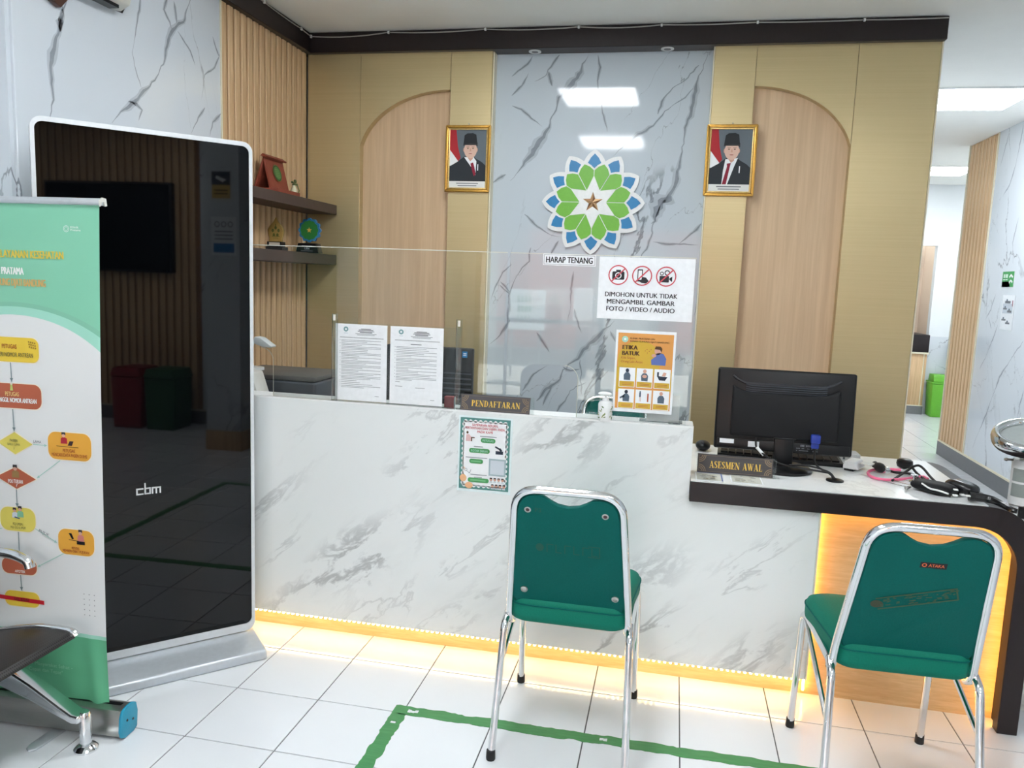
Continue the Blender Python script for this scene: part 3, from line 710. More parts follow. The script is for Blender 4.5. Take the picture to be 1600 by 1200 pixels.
# boy in a blue jumper
a.poly([(.128, .172), (.176, .172), (.178, .196), (.168, .212), (.152, .216), (.140, .210), (.134, .196), (.126, .190)], I_PERI, 4)
a.ell(.148, .222, .012, .014, I_SKIN, 4).poly([(.136, .228), (.140, .238), (.156, .238), (.163, .230), (.160, .217), (.155, .226)], I_BROWN, 5).ell(.135, .205, .008, .006, I_SKIN, 5)
for dx, dz in ((0, 0), (-.008, .006), (-.006, -.006), (.006, .006), (-.014, .001)): a.ell(.118+dx, .219+dz, .0016, .0016, I_BRICK, 4, 8)
for r_ in range(2):
    for c_ in range(3):
        x = .018+c_*.061; z = .110-r_*.076
        a.rect(x, z, x+.056, z+.048, I_WHITE, 3).rect(x, z-.021, x+.056, z, I_WHITE, 3).rect(x+.002, z-.019, x+.054, z, I_YEL2 if c_ < 3 else I_OR2, 4)
        for q in range(2): a.rect(x+.012, z-.008-q*.005, x+.046, z-.0065-q*.005, I_BRICK, 5)
        cx = x+.028
        if (r_, c_) == (0, 2):
            a.poly([(cx-.018, z+.024), (cx+.018, z+.022), (cx+.010, z+.009), (cx-.010, z+.009)], I_NAVY, 4).poly([(cx-.002, z+.024), (cx+.004, z+.038), (cx+.014, z+.036), (cx+.010, z+.024)], I_SKIN, 5).rect(cx-.018, z+.022, cx-.012, z+.038, I_NAVY, 4)
        elif (r_, c_) == (1, 1):
            a.ell(cx-.012, z+.04, .003, .003, I_SLATE, 4).rect(cx-.015, z+.022, cx-.009, z+.037, I_SLATE, 4).rect(cx-.014, z+.006, cx-.0125, z+.022, I_SKIN, 4).rect(cx-.0105, z+.006, cx-.009, z+.022, I_SKIN, 4).rect(cx+.013, z+.006, cx+.018, z+.036, I_BRICK, 4)
        else:
            a.ell(cx, z+.038, .006, .007, I_SKIN if c_ else I_NAVY, 5).poly([(cx-.011, z+.004), (cx+.011, z+.004), (cx+.012, z+.022), (cx+.006, z+.031), (cx-.006, z+.031), (cx-.012, z+.022)], I_SLATE, 4)
            if (r_, c_) == (1, 0): a.poly([(cx-.006, z+.028), (cx-.022, z+.018), (cx-.021, z+.012), (cx-.006, z+.02)], I_SLATE, 4)
            if (r_, c_) == (0, 1): a.ell(cx, z+.02, .008, .006, I_SKIN, 6)
a.build('printed_artwork', t)
a = Art((1.203, yS-.0014, .984))
a.text('KLINIK PRATAMA UIN', .05, .262, .0055, I_BROWN, 6, .085, 'l').text('SUNAN GUNUNG DJATI BANDUNG', .05, .252, .0055, I_BROWN, 6, .135, 'l')
a.text('ETIKA', .024, .230, .0145, I_BROWN, 6, .054, 'l', .035).text('BATUK', .024, .2095, .0145, I_BROWN, 6, .062, 'l', .035)
a.text('Kita Sopan,', .022, .193, .008, I_BRICK, 6, .05, 'l', .0).text('Orang Lain Aman', .022, .180, .008, I_BRICK, 6, .075, 'l', .0).build('lettering', t)

# clear holder with two printed rules sheets
dh = thing('document_holder', 'clear acrylic document holder with two upright posts on the ledge', 'document holder', (.39, .15, ZLG))
build('plate', MB().box(.145, .640, .152, .1545, ZLG+.006, 1.252), M_ACRYL, dh, flat=True)
for x in (.155, .639): build('post', MB().box(x-.012, x+.010, .133, .139, ZLG+.004, 1.284), M_ACRYL_EDGE, dh, bevel=.002)
build('base', MB().box(.14, .655, .132, .160, ZLG+.0005, ZLG+.0055), M_ACRYL_EDGE, dh)
M_BADGE = mat('holder_badge', (238, 236, 228), .3)
for x in (.155, .639): build('post_cap', MB().box(x-.006, x+.003, .131, .134, 1.258, 1.280), M_BADGE, dh, bevel=.001)
def rules_sheet(x0, full, label):
    t = thing('rules_sheet', label, 'paper sheet', (x0+.103, .15, .957))
    build('paper', MB().box(x0, x0+.206, .1502, .1512, .957, 1.247), M_PAPER, t)
    a = Art((x0, .1500, .957))
    a.ring(.042, .270, .004, .0095, ink('seal', (130, 168, 170)), 1).rect(.034, .254, .05, .2565, I_PALE)
    rr = random.Random(3 if full else 5)
    for i, (wd, hh) in enumerate(((.04, .0022), (.058, .003), (.066, .0022), (.05, .003), (.084, .0016), (.07, .0016))): a.rect(.122-wd/2, .272-i*.0045, .122+wd/2, .272-i*.0045+hh, I_GREY)
    a.rect(.018, .238, .192, .2392, I_GREY).rect(.018, .2402, .192, .2408, I_GREY)
    z = .228 if full else .214
    if not full: a.rect(.08, .224, .122, .2265, I_GREY)
    while z > (.045 if full else .098):
        k = rr.choice((1, 2, 2, 3)); a.rect(.018, z, .0205, z+.0016, I_GREY)
        for q in range(k):
            if z < .04: break
            a.rect(.024, z, .024+(.158 if q < k-1 else .158*rr.uniform(.3, .9)), z+.0015, ink('text_grey', (142, 146, 152))); z -= .0052
        z -= .0016
    if not full: a.rect(.022, .082, .04, .0835, I_GREY).rect(.022, .066, .05, .0675, I_GREY).rect(.1, .063, .138, .0645, I_GREY)
    a.rect(.16, .02, .176, .0215, I_GREY)
    a.build('printed_text', t)
rules_sheet(.151, True, 'printed rules sheet covered in lines throughout, left one in the clear holder')
rules_sheet(.3695, False, 'printed rules sheet with blank space at its foot, right one in the clear holder')
t = thing('card_box', 'small red card box standing inside the clear document holder', 'card box', (.605, .185, ZLG))
build('box', MB().box(.575, .612, .18, .205, ZLG+.0005, .992), mat('card_red', (188, 66, 70), .5), t, bevel=.002)
build('side_label', MB().box(.612, .6125, .182, .203, ZLG+.002, .99), M_PAPER, t)

# serif lettering drawn from strokes for the two desk plates
def serif(a, s, u0, v0, h, w, m, l=3):
    """high-contrast capitals: thick and thin strokes with small serifs"""
    th = .20; tn = .055
    G = {'P': .62, 'E': .60, 'N': .74, 'D': .72, 'A': .74, 'F': .58, 'T': .66, 'R': .70, 'S': .54, 'M': .86, 'W': .98, 'L': .58, ' ': .34}
    tot = sum(G[c] for c in s)+.07*(len(s)-1); k = w/tot; x = u0
    for c in s:
        g_ = G[c]
        def S(x0, y0, x1, y1, wd):
            a.line((x+x0*k, v0+y0*h), (x+x1*k, v0+y1*h), wd*k, m, l)
        def R(x0, y0, x1, y1): a.rect(x+x0*k, v0+y0*h, x+x1*k, v0+y1*h, m, l)
        def bowl(cx, cy, rx, ry, a0, a1, n=9):
            for i in range(n):
                p, q = radians(a0+(a1-a0)*i/n), radians(a0+(a1-a0)*(i+1)/n)
                t0 = tn+(th-tn)*abs(cos(p)); t1 = tn+(th-tn)*abs(cos(q))
                a.poly([(x+(cx+rx*cos(p))*k, v0+(cy+ry*sin(p))*h), (x+(cx+rx*cos(q))*k, v0+(cy+ry*sin(q))*h),
                        (x+(cx+(rx-t1)*cos(q))*k, v0+(cy+(ry-.07)*sin(q))*h), (x+(cx+(rx-t0)*cos(p))*k, v0+(cy+(ry-.07)*sin(p))*h)], m, l)
        if c in 'PEDFRL':
            R(.07, 0, .07+th, 1); R(0, 0, .36, .05)
            if c not in 'L': R(0, .95, .3, 1)
            else: R(0, .95, .36, 1)
        if c in 'PR': bowl(.28, .74, .32, .26, -90, 90); R(.2, .93, .3, 1); R(.2, .48, .3, .55)
        if c == 'R': S(.36, .48, .62, .02, th)
        if c == 'D': bowl(.30, .5, .40, .5, -90, 90); R(.2, .93, .32, 1); R(.2, 0, .32, .07)
        if c in 'EF':
            R(.2, .94, .56, 1); R(.52, .74, .56, 1); R(.2, .48, .44, .54); R(.41, .38, .44, .64)
            if c == 'E': R(.2, 0, .58, .06); R(.54, 0, .58, .28)
        if c == 'L': R(.2, 0, .56, .06); R(.52, 0, .56, .30)
        if c == 'N': R(.09, 0, .09+tn, 1); R(.60, 0, .60+tn, 1); S(.10, .97, .62, .03, th); R(0, 0, .24, .05); R(.5, .95, .74, 1); R(0, .95, .2, 1)
        if c == 'A': S(.12, .02, .36, 1, tn); S(.36, .97, .62, .03, th); R(.2, .28, .5, .34); R(0, 0, .25, .05); R(.46, 0, .76, .05)
        if c == 'T': R(.23, 0, .23+th, 1); R(0, .94, .66, 1); R(0, .72, .04, 1); R(.62, .72, .66, 1); R(.14, 0, .52, .05)
        if c == 'S': bowl(.27, .75, .26, .25, 40, 250); bowl(.27, .25, .26, .25, -140, 80); S(.14, .62, .40, .40, th*.9); R(.46, .72, .5, .98); R(.02, .02, .06, .3)
        if c == 'M': R(.08, 0, .08+tn, 1); S(.14, .97, .42, .05, th); S(.42, .05, .68, 1, tn); R(.64, 0, .64+th, 1); R(0, 0, .22, .05); R(.56, 0, .9, .05); R(0, .95, .2, 1); R(.62, .95, .9, 1)
        if c == 'W': S(.12, .97, .34, .03, th); S(.34, .03, .50, .9, tn); S(.48, .97, .70, .03, th); S(.70, .03, .90, 1, tn); R(0, .95, .26, 1); R(.36, .95, .6, 1); R(.78, .95, 1, 1)
        x += (g_+.07)*k
def desk_plate(label, word, x0, x1, z0, z1, y, rz=0, dk_=(76, 73, 74), ln=.018):
    cx = (x0+x1)/2; w = (x1-x0)/2; h = z1-z0
    t = thing('name_plate', label, 'name plate', (cx, y, z0), rz)
    lean = ln
    A = [(0, 0), (lean, h), (lean+.003, h), (.003, 0)]; B = [(lean, h), (lean*2+.003, 0), (lean*2+.006, 0), (lean+.003, h)]
    build('acrylic_tent', MB().prism([(p, q) for p, q in A], 'x', -w, w).prism(B, 'x', -w, w), M_ACRYL, t, world=False, flat=True)
    V = Vector((0, lean, h)).normalized()
    a = Art((-w, -.0012, 0.001), (1, 0, 0), V); H_ = h*1.0
    dk = ink('plate_dark_%d' % dk_[0], dk_); fr = ink('plate_line', (136, 118, 96))
    e = .012 if w < .15 else .008
    a.rect(.003, .002, 2*w-e, H_, dk, 0)
    for r in ((.008, .007, 2*w-.005-e, .0078), (.008, H_-.006, 2*w-.005-e, H_-.0052), (.008, .007, .0088, H_-.0052), (2*w-.0058-e, .007, 2*w-.005-e, H_-.0052)): a.rect(*r, fr, 1)
    for cx_, cz_, a0 in ((.009, H_-.006, -90), (.009, .008, 0), (2*w-.006-e, H_-.006, 180), (2*w-.006-e, .008, 90)):
        for r_ in (.009, .015, .021):
            n = 8
            for i in range(n):
                p, q = radians(a0+90*i/n), radians(a0+90*(i+1)/n)
                a.poly([(cx_+r_*cos(p), cz_+r_*sin(p)), (cx_+(r_+.003)*cos(p), cz_+(r_+.003)*sin(p)), (cx_+(r_+.003)*cos(q), cz_+(r_+.003)*sin(q)), (cx_+r_*cos(q), cz_+r_*sin(q))], fr, 1)
    build('insert_card', a.mb, a.mats, t, world=False, flat=True, recalc=False)
    a2 = Art((-w, -.0012, 0.001), (1, 0, 0), V)
    tw = 2*w*(.69 if w < .137 else .66)
    serif(a2, word, w-tw/2-.002, H_*.30, H_*.36, tw, I_GOLD, 3)
    build('lettering', a2.mb, a2.mats, t, world=False, flat=True, recalc=False)
    return t
desk_plate('dark PENDAFTARAN name plate with gold letters on the reception ledge', 'PENDAFTARAN', .647, .922, ZLG+.0005, 1.013, .1335, dk_=(84, 82, 86), ln=.012)
desk_plate('dark ASESMEN AWAL name plate with gold letters on the lower desk', 'ASESMEN AWAL', 1.511, 1.788, ZT+.0038, .838, .232, ln=.014)

# soap pump, brochure stand
t = thing('soap_dispenser', 'white floral soap pump bottle standing on the counter ledge', 'dispenser', (1.180, .146, ZLG))
cx, cy = 1.180, .1815
cy = .1435
build('bottle', MB().lathe([(.024, .9505), (.0255, .955), (.0255, 1.010), (.022, 1.018), (.010, 1.022), (.010, 1.03)], (cx, cy-.0, 0), 20), M_WHITE, t)
build('pump', MB().lathe([(.012, 1.022), (.012, 1.032), (.005, 1.034), (.005, 1.042)], (cx, cy, 0), 12).ball((cx-.004, cy, 1.046), .024, .013, .008), M_WHITE, t)
lf = MB(); rr = random.Random(4)
for i in range(22):
    an = rr.uniform(pi, 2*pi); z = rr.uniform(.958, 1.004); s_ = rr.uniform(.004, .008)
    c0 = Vector((cx+.0259*cos(an), cy+.0259*sin(an), z)); tg = Vector((-sin(an), cos(an), 0)); up = Vector((0, 0, 1)); q = rr.uniform(0, pi)
    d1_ = tg*cos(q)+up*sin(q); d2_ = up*cos(q)-tg*sin(q)
    lf.add([c0+d1_*s_, c0+d2_*s_*.4, c0-d1_*s_, c0-d2_*s_*.4], [(0, 1, 2, 3)], i % 3)
build('leaf_pattern', lf, [ink('leaf1', (96, 120, 70)), ink('leaf2', (130, 148, 96)), ink('leaf3', (170, 176, 130))], t, flat=True)
t = thing('brochure_holder', 'clear brochure holder with blank white sheet behind the orange poster', 'holder', (1.385, .2, ZLG))
build('stand', MB().prism([(.182, ZLG+.0005), (.206, 1.056), (.209, 1.056), (.185, ZLG+.0005)], 'x', 1.30, 1.45).box(1.30, 1.45, .183, .24, ZLG+.0005, ZLG+.004), M_ACRYL, t)
build('sheet', MB().prism([(.1845, ZLG+.004), (.205, 1.048), (.206, 1.048), (.1855, ZLG+.004)], 'x', 1.325, 1.438), M_PAPER, t)

# feedback poster on the counter front
yp = YC-.0006
t = thing('feedback_poster', 'green bordered complaints and suggestions leaflet stuck to the counter front', 'poster', (.75, yp, .65))
build('paper', MB().box(.649, .851, yp-.001, yp, .651, .934), mat('paper_bluish', (226, 240, 242), .5), t)
a = Art((.649, yp-.0012, .651)); w_, h_ = .202, .283
a.rect(.006, .010, w_-.008, h_-.006, I_TEAL, 1).rect(.018, .022, w_-.02, h_-.018, I_WHITE, 2)
for i in range(9):
    x = .026+i*.0187
    for z in (.022, h_-.018): a.ell(x, z, .0065, .0055, I_WHITE, 2, 10)
for i in range(13):
    z = .032+i*.0183
    for x in (.018, w_-.02): a.ell(x, z, .0055, .0062, I_WHITE, 2, 10)
a.ell(.022, .05, .013, .014, I_PEACH, 3).ell(.045, .024, .015, .012, I_PEACH, 3)
pills = ((.085, .196, .055), (.042, .156, .078), (.044, .116, .052), (.04, .045, .08))
for x, z, wd in pills: a.rrect(x, z-.0085, x+wd, z+.0085, .008, I_GREEN, 4)
# a framed blank where a scan code was, gavel, seated figure, group of faces, stethoscope doodle
a.rect(.118, .066, .182, .13, ink('frame_blue', (166, 186, 192)), 3).rect(.124, .072, .176, .124, I_PALE, 4)
a.rect(.142, .148, .170, .160, I_NAVY, 4).line((.140, .176), (.160, .166), .006, I_NAVY, 4).line((.156, .17), (.164, .160), .008, I_NAVY, 4)
a.ell(.034, .222, .004, .005, I_BROWN, 4).poly([(.028, .19), (.05, .19), (.052, .202), (.04, .216), (.03, .214)], ink('blush', (232, 196, 196)), 4).rect(.048, .190, .052, .206, I_BROWN, 5).rect(.05, .202, .062, .206, I_BROWN, 5)
for i in range(4):
    for r_ in range(2):
        x = .128+i*.0145+r_*.006; z = .052-r_*.024
        a.ell(x, z, .005, .006, I_SKIN, 4, 12).poly([(x-.0055, z+.001), (x-.004, z+.007), (x+.004, z+.007), (x+.0055, z+.001), (x+.003, z+.003), (x-.003, z+.003)], I_BLACK, 5).poly([(x-.006, z-.012), (x+.006, z-.012), (x+.004, z-.006), (x-.004, z-.006)], I_PALE, 4)
a.ring(.032, .082, .004, .0052, I_GREY, 4, 12).line((.034, .078), (.046, .070), .0014, I_GREY, 4).line((.046, .07), (.052, .084), .0014, I_GREY, 4).line((.024, .092), (.028, .084), .003, I_PEACH, 4)
a.build('printed_artwork', t)
a = Art((.649, yp-.0012, .651)); MR = ink('poster_red', (196, 66, 76))
a.text('SAMPAIKAN ADUAN,', .10, .252, .0088, MR, 6, .098, bold=.008).text('PERTANYAAN DAN SARAN ANDA', .10, .240, .0088, MR, 6, .148, bold=.008).text('PADA KAMI', .10, .227, .0088, MR, 6, .058, bold=.008)
a.text('PETUGAS', .1125, .196, .008, I_MINT, 6, .042).text('KOTAK SARAN', .081, .156, .008, I_MINT, 6, .062)
for x, z, wd in ((.082, .211, .062), (.06, .172, .034), (.03, .130, .082), (.05, .066, .062), (.064, .056, .03), (.12, .022, .05)): a.rect(x, z-.0015, x+wd, z+.0012, ink('text_grey', (142, 146, 152)), 6)
for x, z, wd in ((.05, .116, .038), (.05, .045, .058)): a.rect(x, z-.003, x+wd, z+.003, ink('pill_text', (120, 190, 134)), 6)
a.build('lettering', t)

# ================================================================== BACK WALL THINGS
EC = Vector((.934, YM, 1.861)); ER = .276
em = thing('wall_emblem', 'large round emblem of blue and green petals with gold star on grey marble', 'emblem', tuple(EC))
def pol(a, r, cx=0, cz=0, R=1): return (cx+R*r*cos(radians(a)), cz+R*r*sin(radians(a)))
def lobes(rt, rv, n=6):
    p = []
    for k in range(12):
        a0 = 30*k
        for i in range(-n, n):
            t = i/n; w = 1-abs(t); rr_ = rv+(rt-rv)*(w+.18*w*(1-w)*2)
            p.append((a0+15*t, rr_))
    return p
def emb(pts, y0, y1, mb=None): return (mb or MB()).prism([pol(a, r, EC.x, EC.z, ER) for a, r in pts], 'y', YM-y1, YM-y0)
build('backing', emb(lobes(1.0, .80), .006, .016), M_WHITE, em, flat=True)
build('standoff', MB().lathe([(.10, YM-.0055), (.10, YM-.0005)], (EC.x, 0, EC.z), 20, 'y'), M_WHITE, em)
M_EB = mat('emblem_blue', (36, 130, 186), .3); M_EG = mat('emblem_green', (116, 186, 66), .3); M_EW = mat('emblem_white', (238, 241, 240), .35)
for k in range(12):
    a0 = 90+30*k
    pts = [(a0, .92), (a0+5.2, .845), (a0+9.9, .755), (a0+5, .705), (a0, .645), (a0-5, .705), (a0-9.9, .755), (a0-5.2, .845)]
    build('blue_petal', emb(pts, .0162, .0185), M_EB, em, flat=True)
for k in range(12):
    s = 30*k; star_at_start = (k % 2 == 1)            # star tips sit at 30, 90, 150 ...
    va, vb = (.49, .25) if star_at_start else (.25, .49)
    d = 1.0
    pts = [(s+.7, .606), (s+7.5, .682), (s+15, .740), (s+22.5, .682), (s+29.3, .606)]
    pts += [(s+29.3, vb+.01), (s+1.6, va+.012)] if vb > .3 else [(s+28.4, vb+.012), (s+.7, va+.01)]
    build('green_petal', emb(pts, .0162, .0185), M_EG, em, flat=True)
st = []
for k in range(12): st.append((30*k, .50 if k % 2 else .25))
build('white_star', emb(st, .0162, .019), M_EW, em, flat=True)
sm = MB(); c0 = (EC.x, YM-.026, EC.z)
for k in range(10):
    a, b = 90+36*k, 90+36*(k+1); ra, rb = (.20, .08) if k % 2 == 0 else (.08, .20)
    pa, pb = pol(a, ra, EC.x, EC.z, ER), pol(b, rb, EC.x, EC.z, ER)
    sm.add([c0, (pa[0], YM-.0195, pa[1]), (pb[0], YM-.0195, pb[1])], [(0, 1, 2)], k % 2)
build('gold_star', sm, [mat('star_light', (196, 160, 118), .35, .4), mat('star_dark', (136, 98, 66), .35, .4)], em, flat=True)

M_FRAME = mat('gilt_frame', (196, 150, 70), .3, .75, .5, .12, 120, .2)
M_FRAME2 = mat('gilt_light', (226, 196, 130), .28, .7, .5, .15, 160, .3)
def portrait(label, x0, x1, z0, z1, y, variant, twist=0):
    t = thing('portrait', label, 'framed portrait', ((x0+x1)/2, y, z0), 0, 'gilt framed portraits')
    def ring(w0, w1, ya, yb):
        b = MB()
        o = [(x0+w0, z0+w0), (x1-w0, z0+w0), (x1-w0, z1-w0), (x0+w0, z1-w0)]; i_ = [(x0+w1, z0+w1), (x1-w1, z0+w1), (x1-w1, z1-w1), (x0+w1, z1-w1)]
        for k in range(4):
            k2 = (k+1) % 4; b.prism([o[k], o[k2], i_[k2], i_[k]], 'y', ya, yb)
        return b
    fr = build('frame', ring(0, .016, y-.020, y-.001), M_FRAME, t, bevel=.004)
    build('inner_moulding', ring(.0165, .024, y-.015, y-.001), M_FRAME2, fr, bevel=.002)
    bd = MB(); n = 22
    for i in range(n):
        z = z0+.02+(z1-z0-.04)*i/(n-1)
        for x in (x0+.019, x1-.019): bd.box(x-.0028, x+.0028, y-.018, y-.0155, z-.004, z+.004)
    build('beading', bd, M_FRAME2, fr, kind='stuff', bevel=.001, seg=1)
    build('backing', MB().box(x0+.02, x1-.02, y-.008, y-.0005, z0+.02, z1-.02), M_BLACK, t)
    nail = build('nail', MB().lathe([(.003, y-.010), (.003, y)], ((x0+x1)/2, 0, z1+.008), 8, 'y'), M_STEEL, t)
    w, h = x1-x0-.046, z1-z0-.046
    a = Art((x0+.023, y-.0085, z0+.023), eps=.0004)
    bg = ink('portrait_grey', (104, 114, 122) if variant == 0 else (112, 122, 136))
    a.rect(0, 0, w, h, bg, 0)
    F = lambda p: [(u*w, v*h) for u, v in p]
    a.poly(F([(0, 1), (.17, 1), (.22, .72), (.30, .52), (.24, .46), (.0, .66)]), ink('flag_red', (178, 44, 52)), 1).poly(F([(0, .66), (.24, .46), (.2, .40), (0, .38)]), I_WHITE, 1)
    s = .05 if variant == 0 else .0
    suit = ink('suit', (44, 50, 56))
    a.poly(F([(.0, .115), (1, .115), (1, .38), (.90, .44), (.74, .50), (.66, .54), (.40, .54), (.22, .45), (.06, .39), (0, .36)]), suit, 2)
    cx = .57 if variant == 0 else .52
    if variant == 0: a.poly(F([(.40, .53), (.66, .53), (.74, .46), (.72, .22), (.60, .36)]), I_WHITE, 3).poly(F([(.58, .42), (.65, .44), (.69, .36), (.73, .24), (.68, .20), (.60, .36)]), I_MAROON, 4)
    else: a.poly(F([(.38, .52), (.68, .54), (.60, .40), (.46, .115), (.32, .115), (.34, .34)]), I_WHITE, 3).poly(F([(.42, .45), (.52, .46), (.50, .40), (.43, .115), (.33, .115), (.43, .40)]), I_MAROON, 4)
    a.poly(F([(cx-.08, .60), (cx+.08, .60), (cx+.07, .50), (cx, .46), (cx-.07, .52)]), I_SKIN, 4)
    a.ell(cx*w, .655*h, .175*w, .145*h, ink('face', (226, 190, 172)), 5, 24)
    for sx in (-1, 1): a.ell((cx+sx*.175)*w, .655*h, .022*w, .036*h, I_SKIN, 4, 10)
    a.poly(F([(cx-.2, .72), (cx-.19, .78), (cx+.19, .78), (cx+.195, .71), (cx+.14, .735), (cx-.15, .735)]), ink('hair', (60, 58, 60)), 6)
    a.poly(F([(cx-.195, .745), (cx-.17, .90), (cx-.10, .935), (cx+.06, .94), (cx+.15, .915), (cx+.185, .755), (cx, .765)]), ink('cap', (36, 40, 44)), 7)
    for sx in (-1, 1): a.ell((cx+sx*.07)*w, .68*h, .026*w, .008*h, I_BROWN, 7, 10).rect((cx+sx*.07-.04)*w, .70*h, (cx+sx*.07+.04)*w, .706*h, I_BROWN, 7)
    a.poly(F([(cx-.012, .68), (cx+.012, .68), (cx+.025, .63), (cx-.025, .63)]), I_SKIN, 7).ell(cx*w, .59*h, .05*w, .008*h, ink('lip', (178, 110, 104)), 7, 10)
    a.rect((cx+.2)*w, .30*h, (cx+.225)*w, .41*h, I_WHITE, 5)
    a.rect(0, 0, w, .115*h, ink('caption', (232, 233, 230)), 3)
    for k, (c_, wd) in enumerate(((.07, .6), (.03, .52))): a.rect((.5-wd/2)*w, c_*h, (.5+wd/2)*w, (c_+.016)*h, I_GREY, 4)
    a.build('printed_picture', t)
    return t
portrait('gilt framed portrait of a person in black cap on the pillar left of the marble', .128, .378, 1.897, 2.249, YG-.0005, 0)
portrait('gilt framed portrait of a person in black cap on the pillar right of the marble', 1.503, 1.752, 1.897, 2.250, YG-.0005, 1)

# floating shelves on the slatted wall with their things
for z0, z1, lab in ((1.762, 1.814, 'dark brown floating shelf, the upper of two on the slatted wall'), (1.480, 1.536, 'dark brown floating shelf, the lower of two on the slatted wall')):
    tag(build('wall_shelf', MB().box(XL+.0005, -.505, .66, 1.612, z0, z1), M_SHELF, bevel=.002, seg=1, loc=(XL, 1.14, z0)), lab, 'shelf', 'floating shelves')
# terracotta A-frame plaque
z = 1.8145
t = thing('terracotta_plaque', 'terracotta coloured A-frame plaque with round green badge on the upper shelf', 'plaque', (-.6, 1.17, z))
build('base', MB().box(-.684, -.530, .98, 1.215, z, z+.022), M_TERRA, t, bevel=.002)
xa, za = -.625, z+.182
for nm, xb in (('front_board', -.585), ('rear_board', -.680)):
    s = 1 if xb > xa else -1; th = .010*s
    build(nm, MB().prism([(xb, z+.0225), (xa, za), (xa-th*.6, za-.006), (xb-th, z+.0225)], 'y', 1.015, 1.205), M_TERRA, t, bevel=.001, seg=1)
build('ridge_cap', MB().prism([(xa-.014, za-.004), (xa, za+.008), (xa+.022, za-.006), (xa+.016, za-.012)], 'y', 1.008, 1.212), M_TERRA, t)
nv = Vector((za-z-.0225, 0, -(xa+.585))).normalized(); mid = Vector((-.604, 1.112, z+.107))+nv*.0015
tx = Vector((0, 1, 0)); tz = nv.cross(tx)*1.0
if tz.z < 0: tz = -tz
a = Art(mid, tx, tz)
a.ell(0, 0, .043, .043, ink('badge_rim', (120, 110, 60)), 1, 28).ell(0, 0, .039, .039, ink('badge_dark', (46, 74, 40)), 2, 28).ell(0, 0, .033, .033, ink('badge_green', (84, 124, 66)), 3, 28)
for k in range(-2, 3): a.rect(-.02, k*.009-.002, .02, k*.009, ink('badge_light', (128, 160, 100)), 4)
a.build('round_badge', t)
t = thing('flower_vase', 'tiny cream vase with green sprig beside the terracotta plaque', 'vase', (-.56, 1.24, z))
vx, vy = -.588, 1.262
build('vase', MB().lathe([(.012, z), (.02, z+.02), (.017, z+.045), (.008, z+.06), (.009, z+.066)], (vx, vy, 0), 14), mat('vase_cream', (220, 212, 180), .4), t)
fb = MB()
for k in range(7): fb.ball((vx+.014*cos(k*2.1), vy+.018*sin(k*1.7), z+.07+.006*(k % 4)), .008, .008, .006, 8, 5)
fb.tube([(vx+.02, vy, z+.01), (vx+.026, vy+.006, z+.04), (vx+.018, vy, z+.07)], .003, 5)
build('sprig', fb, mat('sprig_green', (104, 116, 70), .6), t)
# gold trophy
z = 1.5365
t = thing('gold_trophy', 'small gold leaf shaped trophy on black base on the lower shelf', 'trophy', (-.62, 1.17, z))
yy = 1.17
build('base', MB().box(-.685, -.590, yy-.03, yy+.03, z, z+.022).box(-.681, -.600, yy-.022, yy+.022, z+.022, z+.047), M_BLACK, t, bevel=.001, seg=1)
build('plate', MB().box(-.668, -.608, yy-.0235, yy-.0222, z+.028, z+.043), mat('plate_silver', (214, 206, 190), .4), t)
pts = [(-.04, .048), (.036, .048), (.034, .062), (.042, .085), (.044, .106), (.030, .130), (.012, .150), (0, .172), (-.012, .150), (-.032, .130), (-.046, .106), (-.043, .085), (-.036, .062)]
build('gold_leaf', MB().prism([(-.640+u, z+v) for u, v in pts], 'y', yy-.006, yy+.006), mat('trophy_gold', (186, 158, 94), .35, .5), t, bevel=.0015, seg=1)
a = Art((-.640, yy-.0062, z)); OL = ink('olive', (96, 104, 52))
for q in range(5): a.ell(.017*cos(radians(90+72*q)), .098+.02*sin(radians(90+72*q)), .007, .009, OL, 1, 10)
a.line((0, .115), (0, .138), .004, OL).line((-.022, .075), (.022, .075), .003, OL).line((-.016, .066), (.016, .066), .002, OL)
a.build('engraving', t)
# emblem trophy
t = thing('emblem_trophy', 'green and blue petalled emblem trophy on tapered black base, lower shelf end', 'trophy', (-.56, 1.42, z))
yy = 1.38; cx = -.555
build('base', MB().prism([(cx-.066, z), (cx+.066, z), (cx+.052, z+.052), (cx-.052, z+.052)], 'y', yy-.035, yy+.02), M_BLACK, t, bevel=.0015, seg=1)
build('neck', MB().box(cx-.035, cx+.035, yy-.006, yy+.006, z+.0525, z+.075), M_ACRYL_EDGE, t)
a = Art((cx, yy-.0354, z)); a.rect(-.03, .034, .03, .038, I_PALE, 1).text('UIN', 0, .0235, .011, I_PALE, 1, .028).rect(-.034, .009, .034, .0125, I_GREY, 1); a.build('lettering', t)
zc = z+.122; R = .066
build('disc', MB().prism([pol(a_, r_, cx, zc, R) for a_, r_ in lobes(1, .86, 4)], 'y', yy-.007, yy+.007), mat('trophy_blue', (52, 124, 176), .3), t, flat=True)
build('green_disc', MB().prism([pol(a_, r_*.80, cx, zc, R) for a_, r_ in lobes(1, .92, 4)], 'y', yy-.0085, yy-.0072), mat('trophy_green', (52, 128, 62), .3), t, flat=True)
a = Art((cx, yy-.0088, zc)); a.poly([(.016*(1 if k % 2 == 0 else .4)*cos(radians(90+36*k)), .016*(1 if k % 2 == 0 else .4)*sin(radians(90+36*k))) for k in range(10)], I_GOLD, 1).build('gold_star', t)

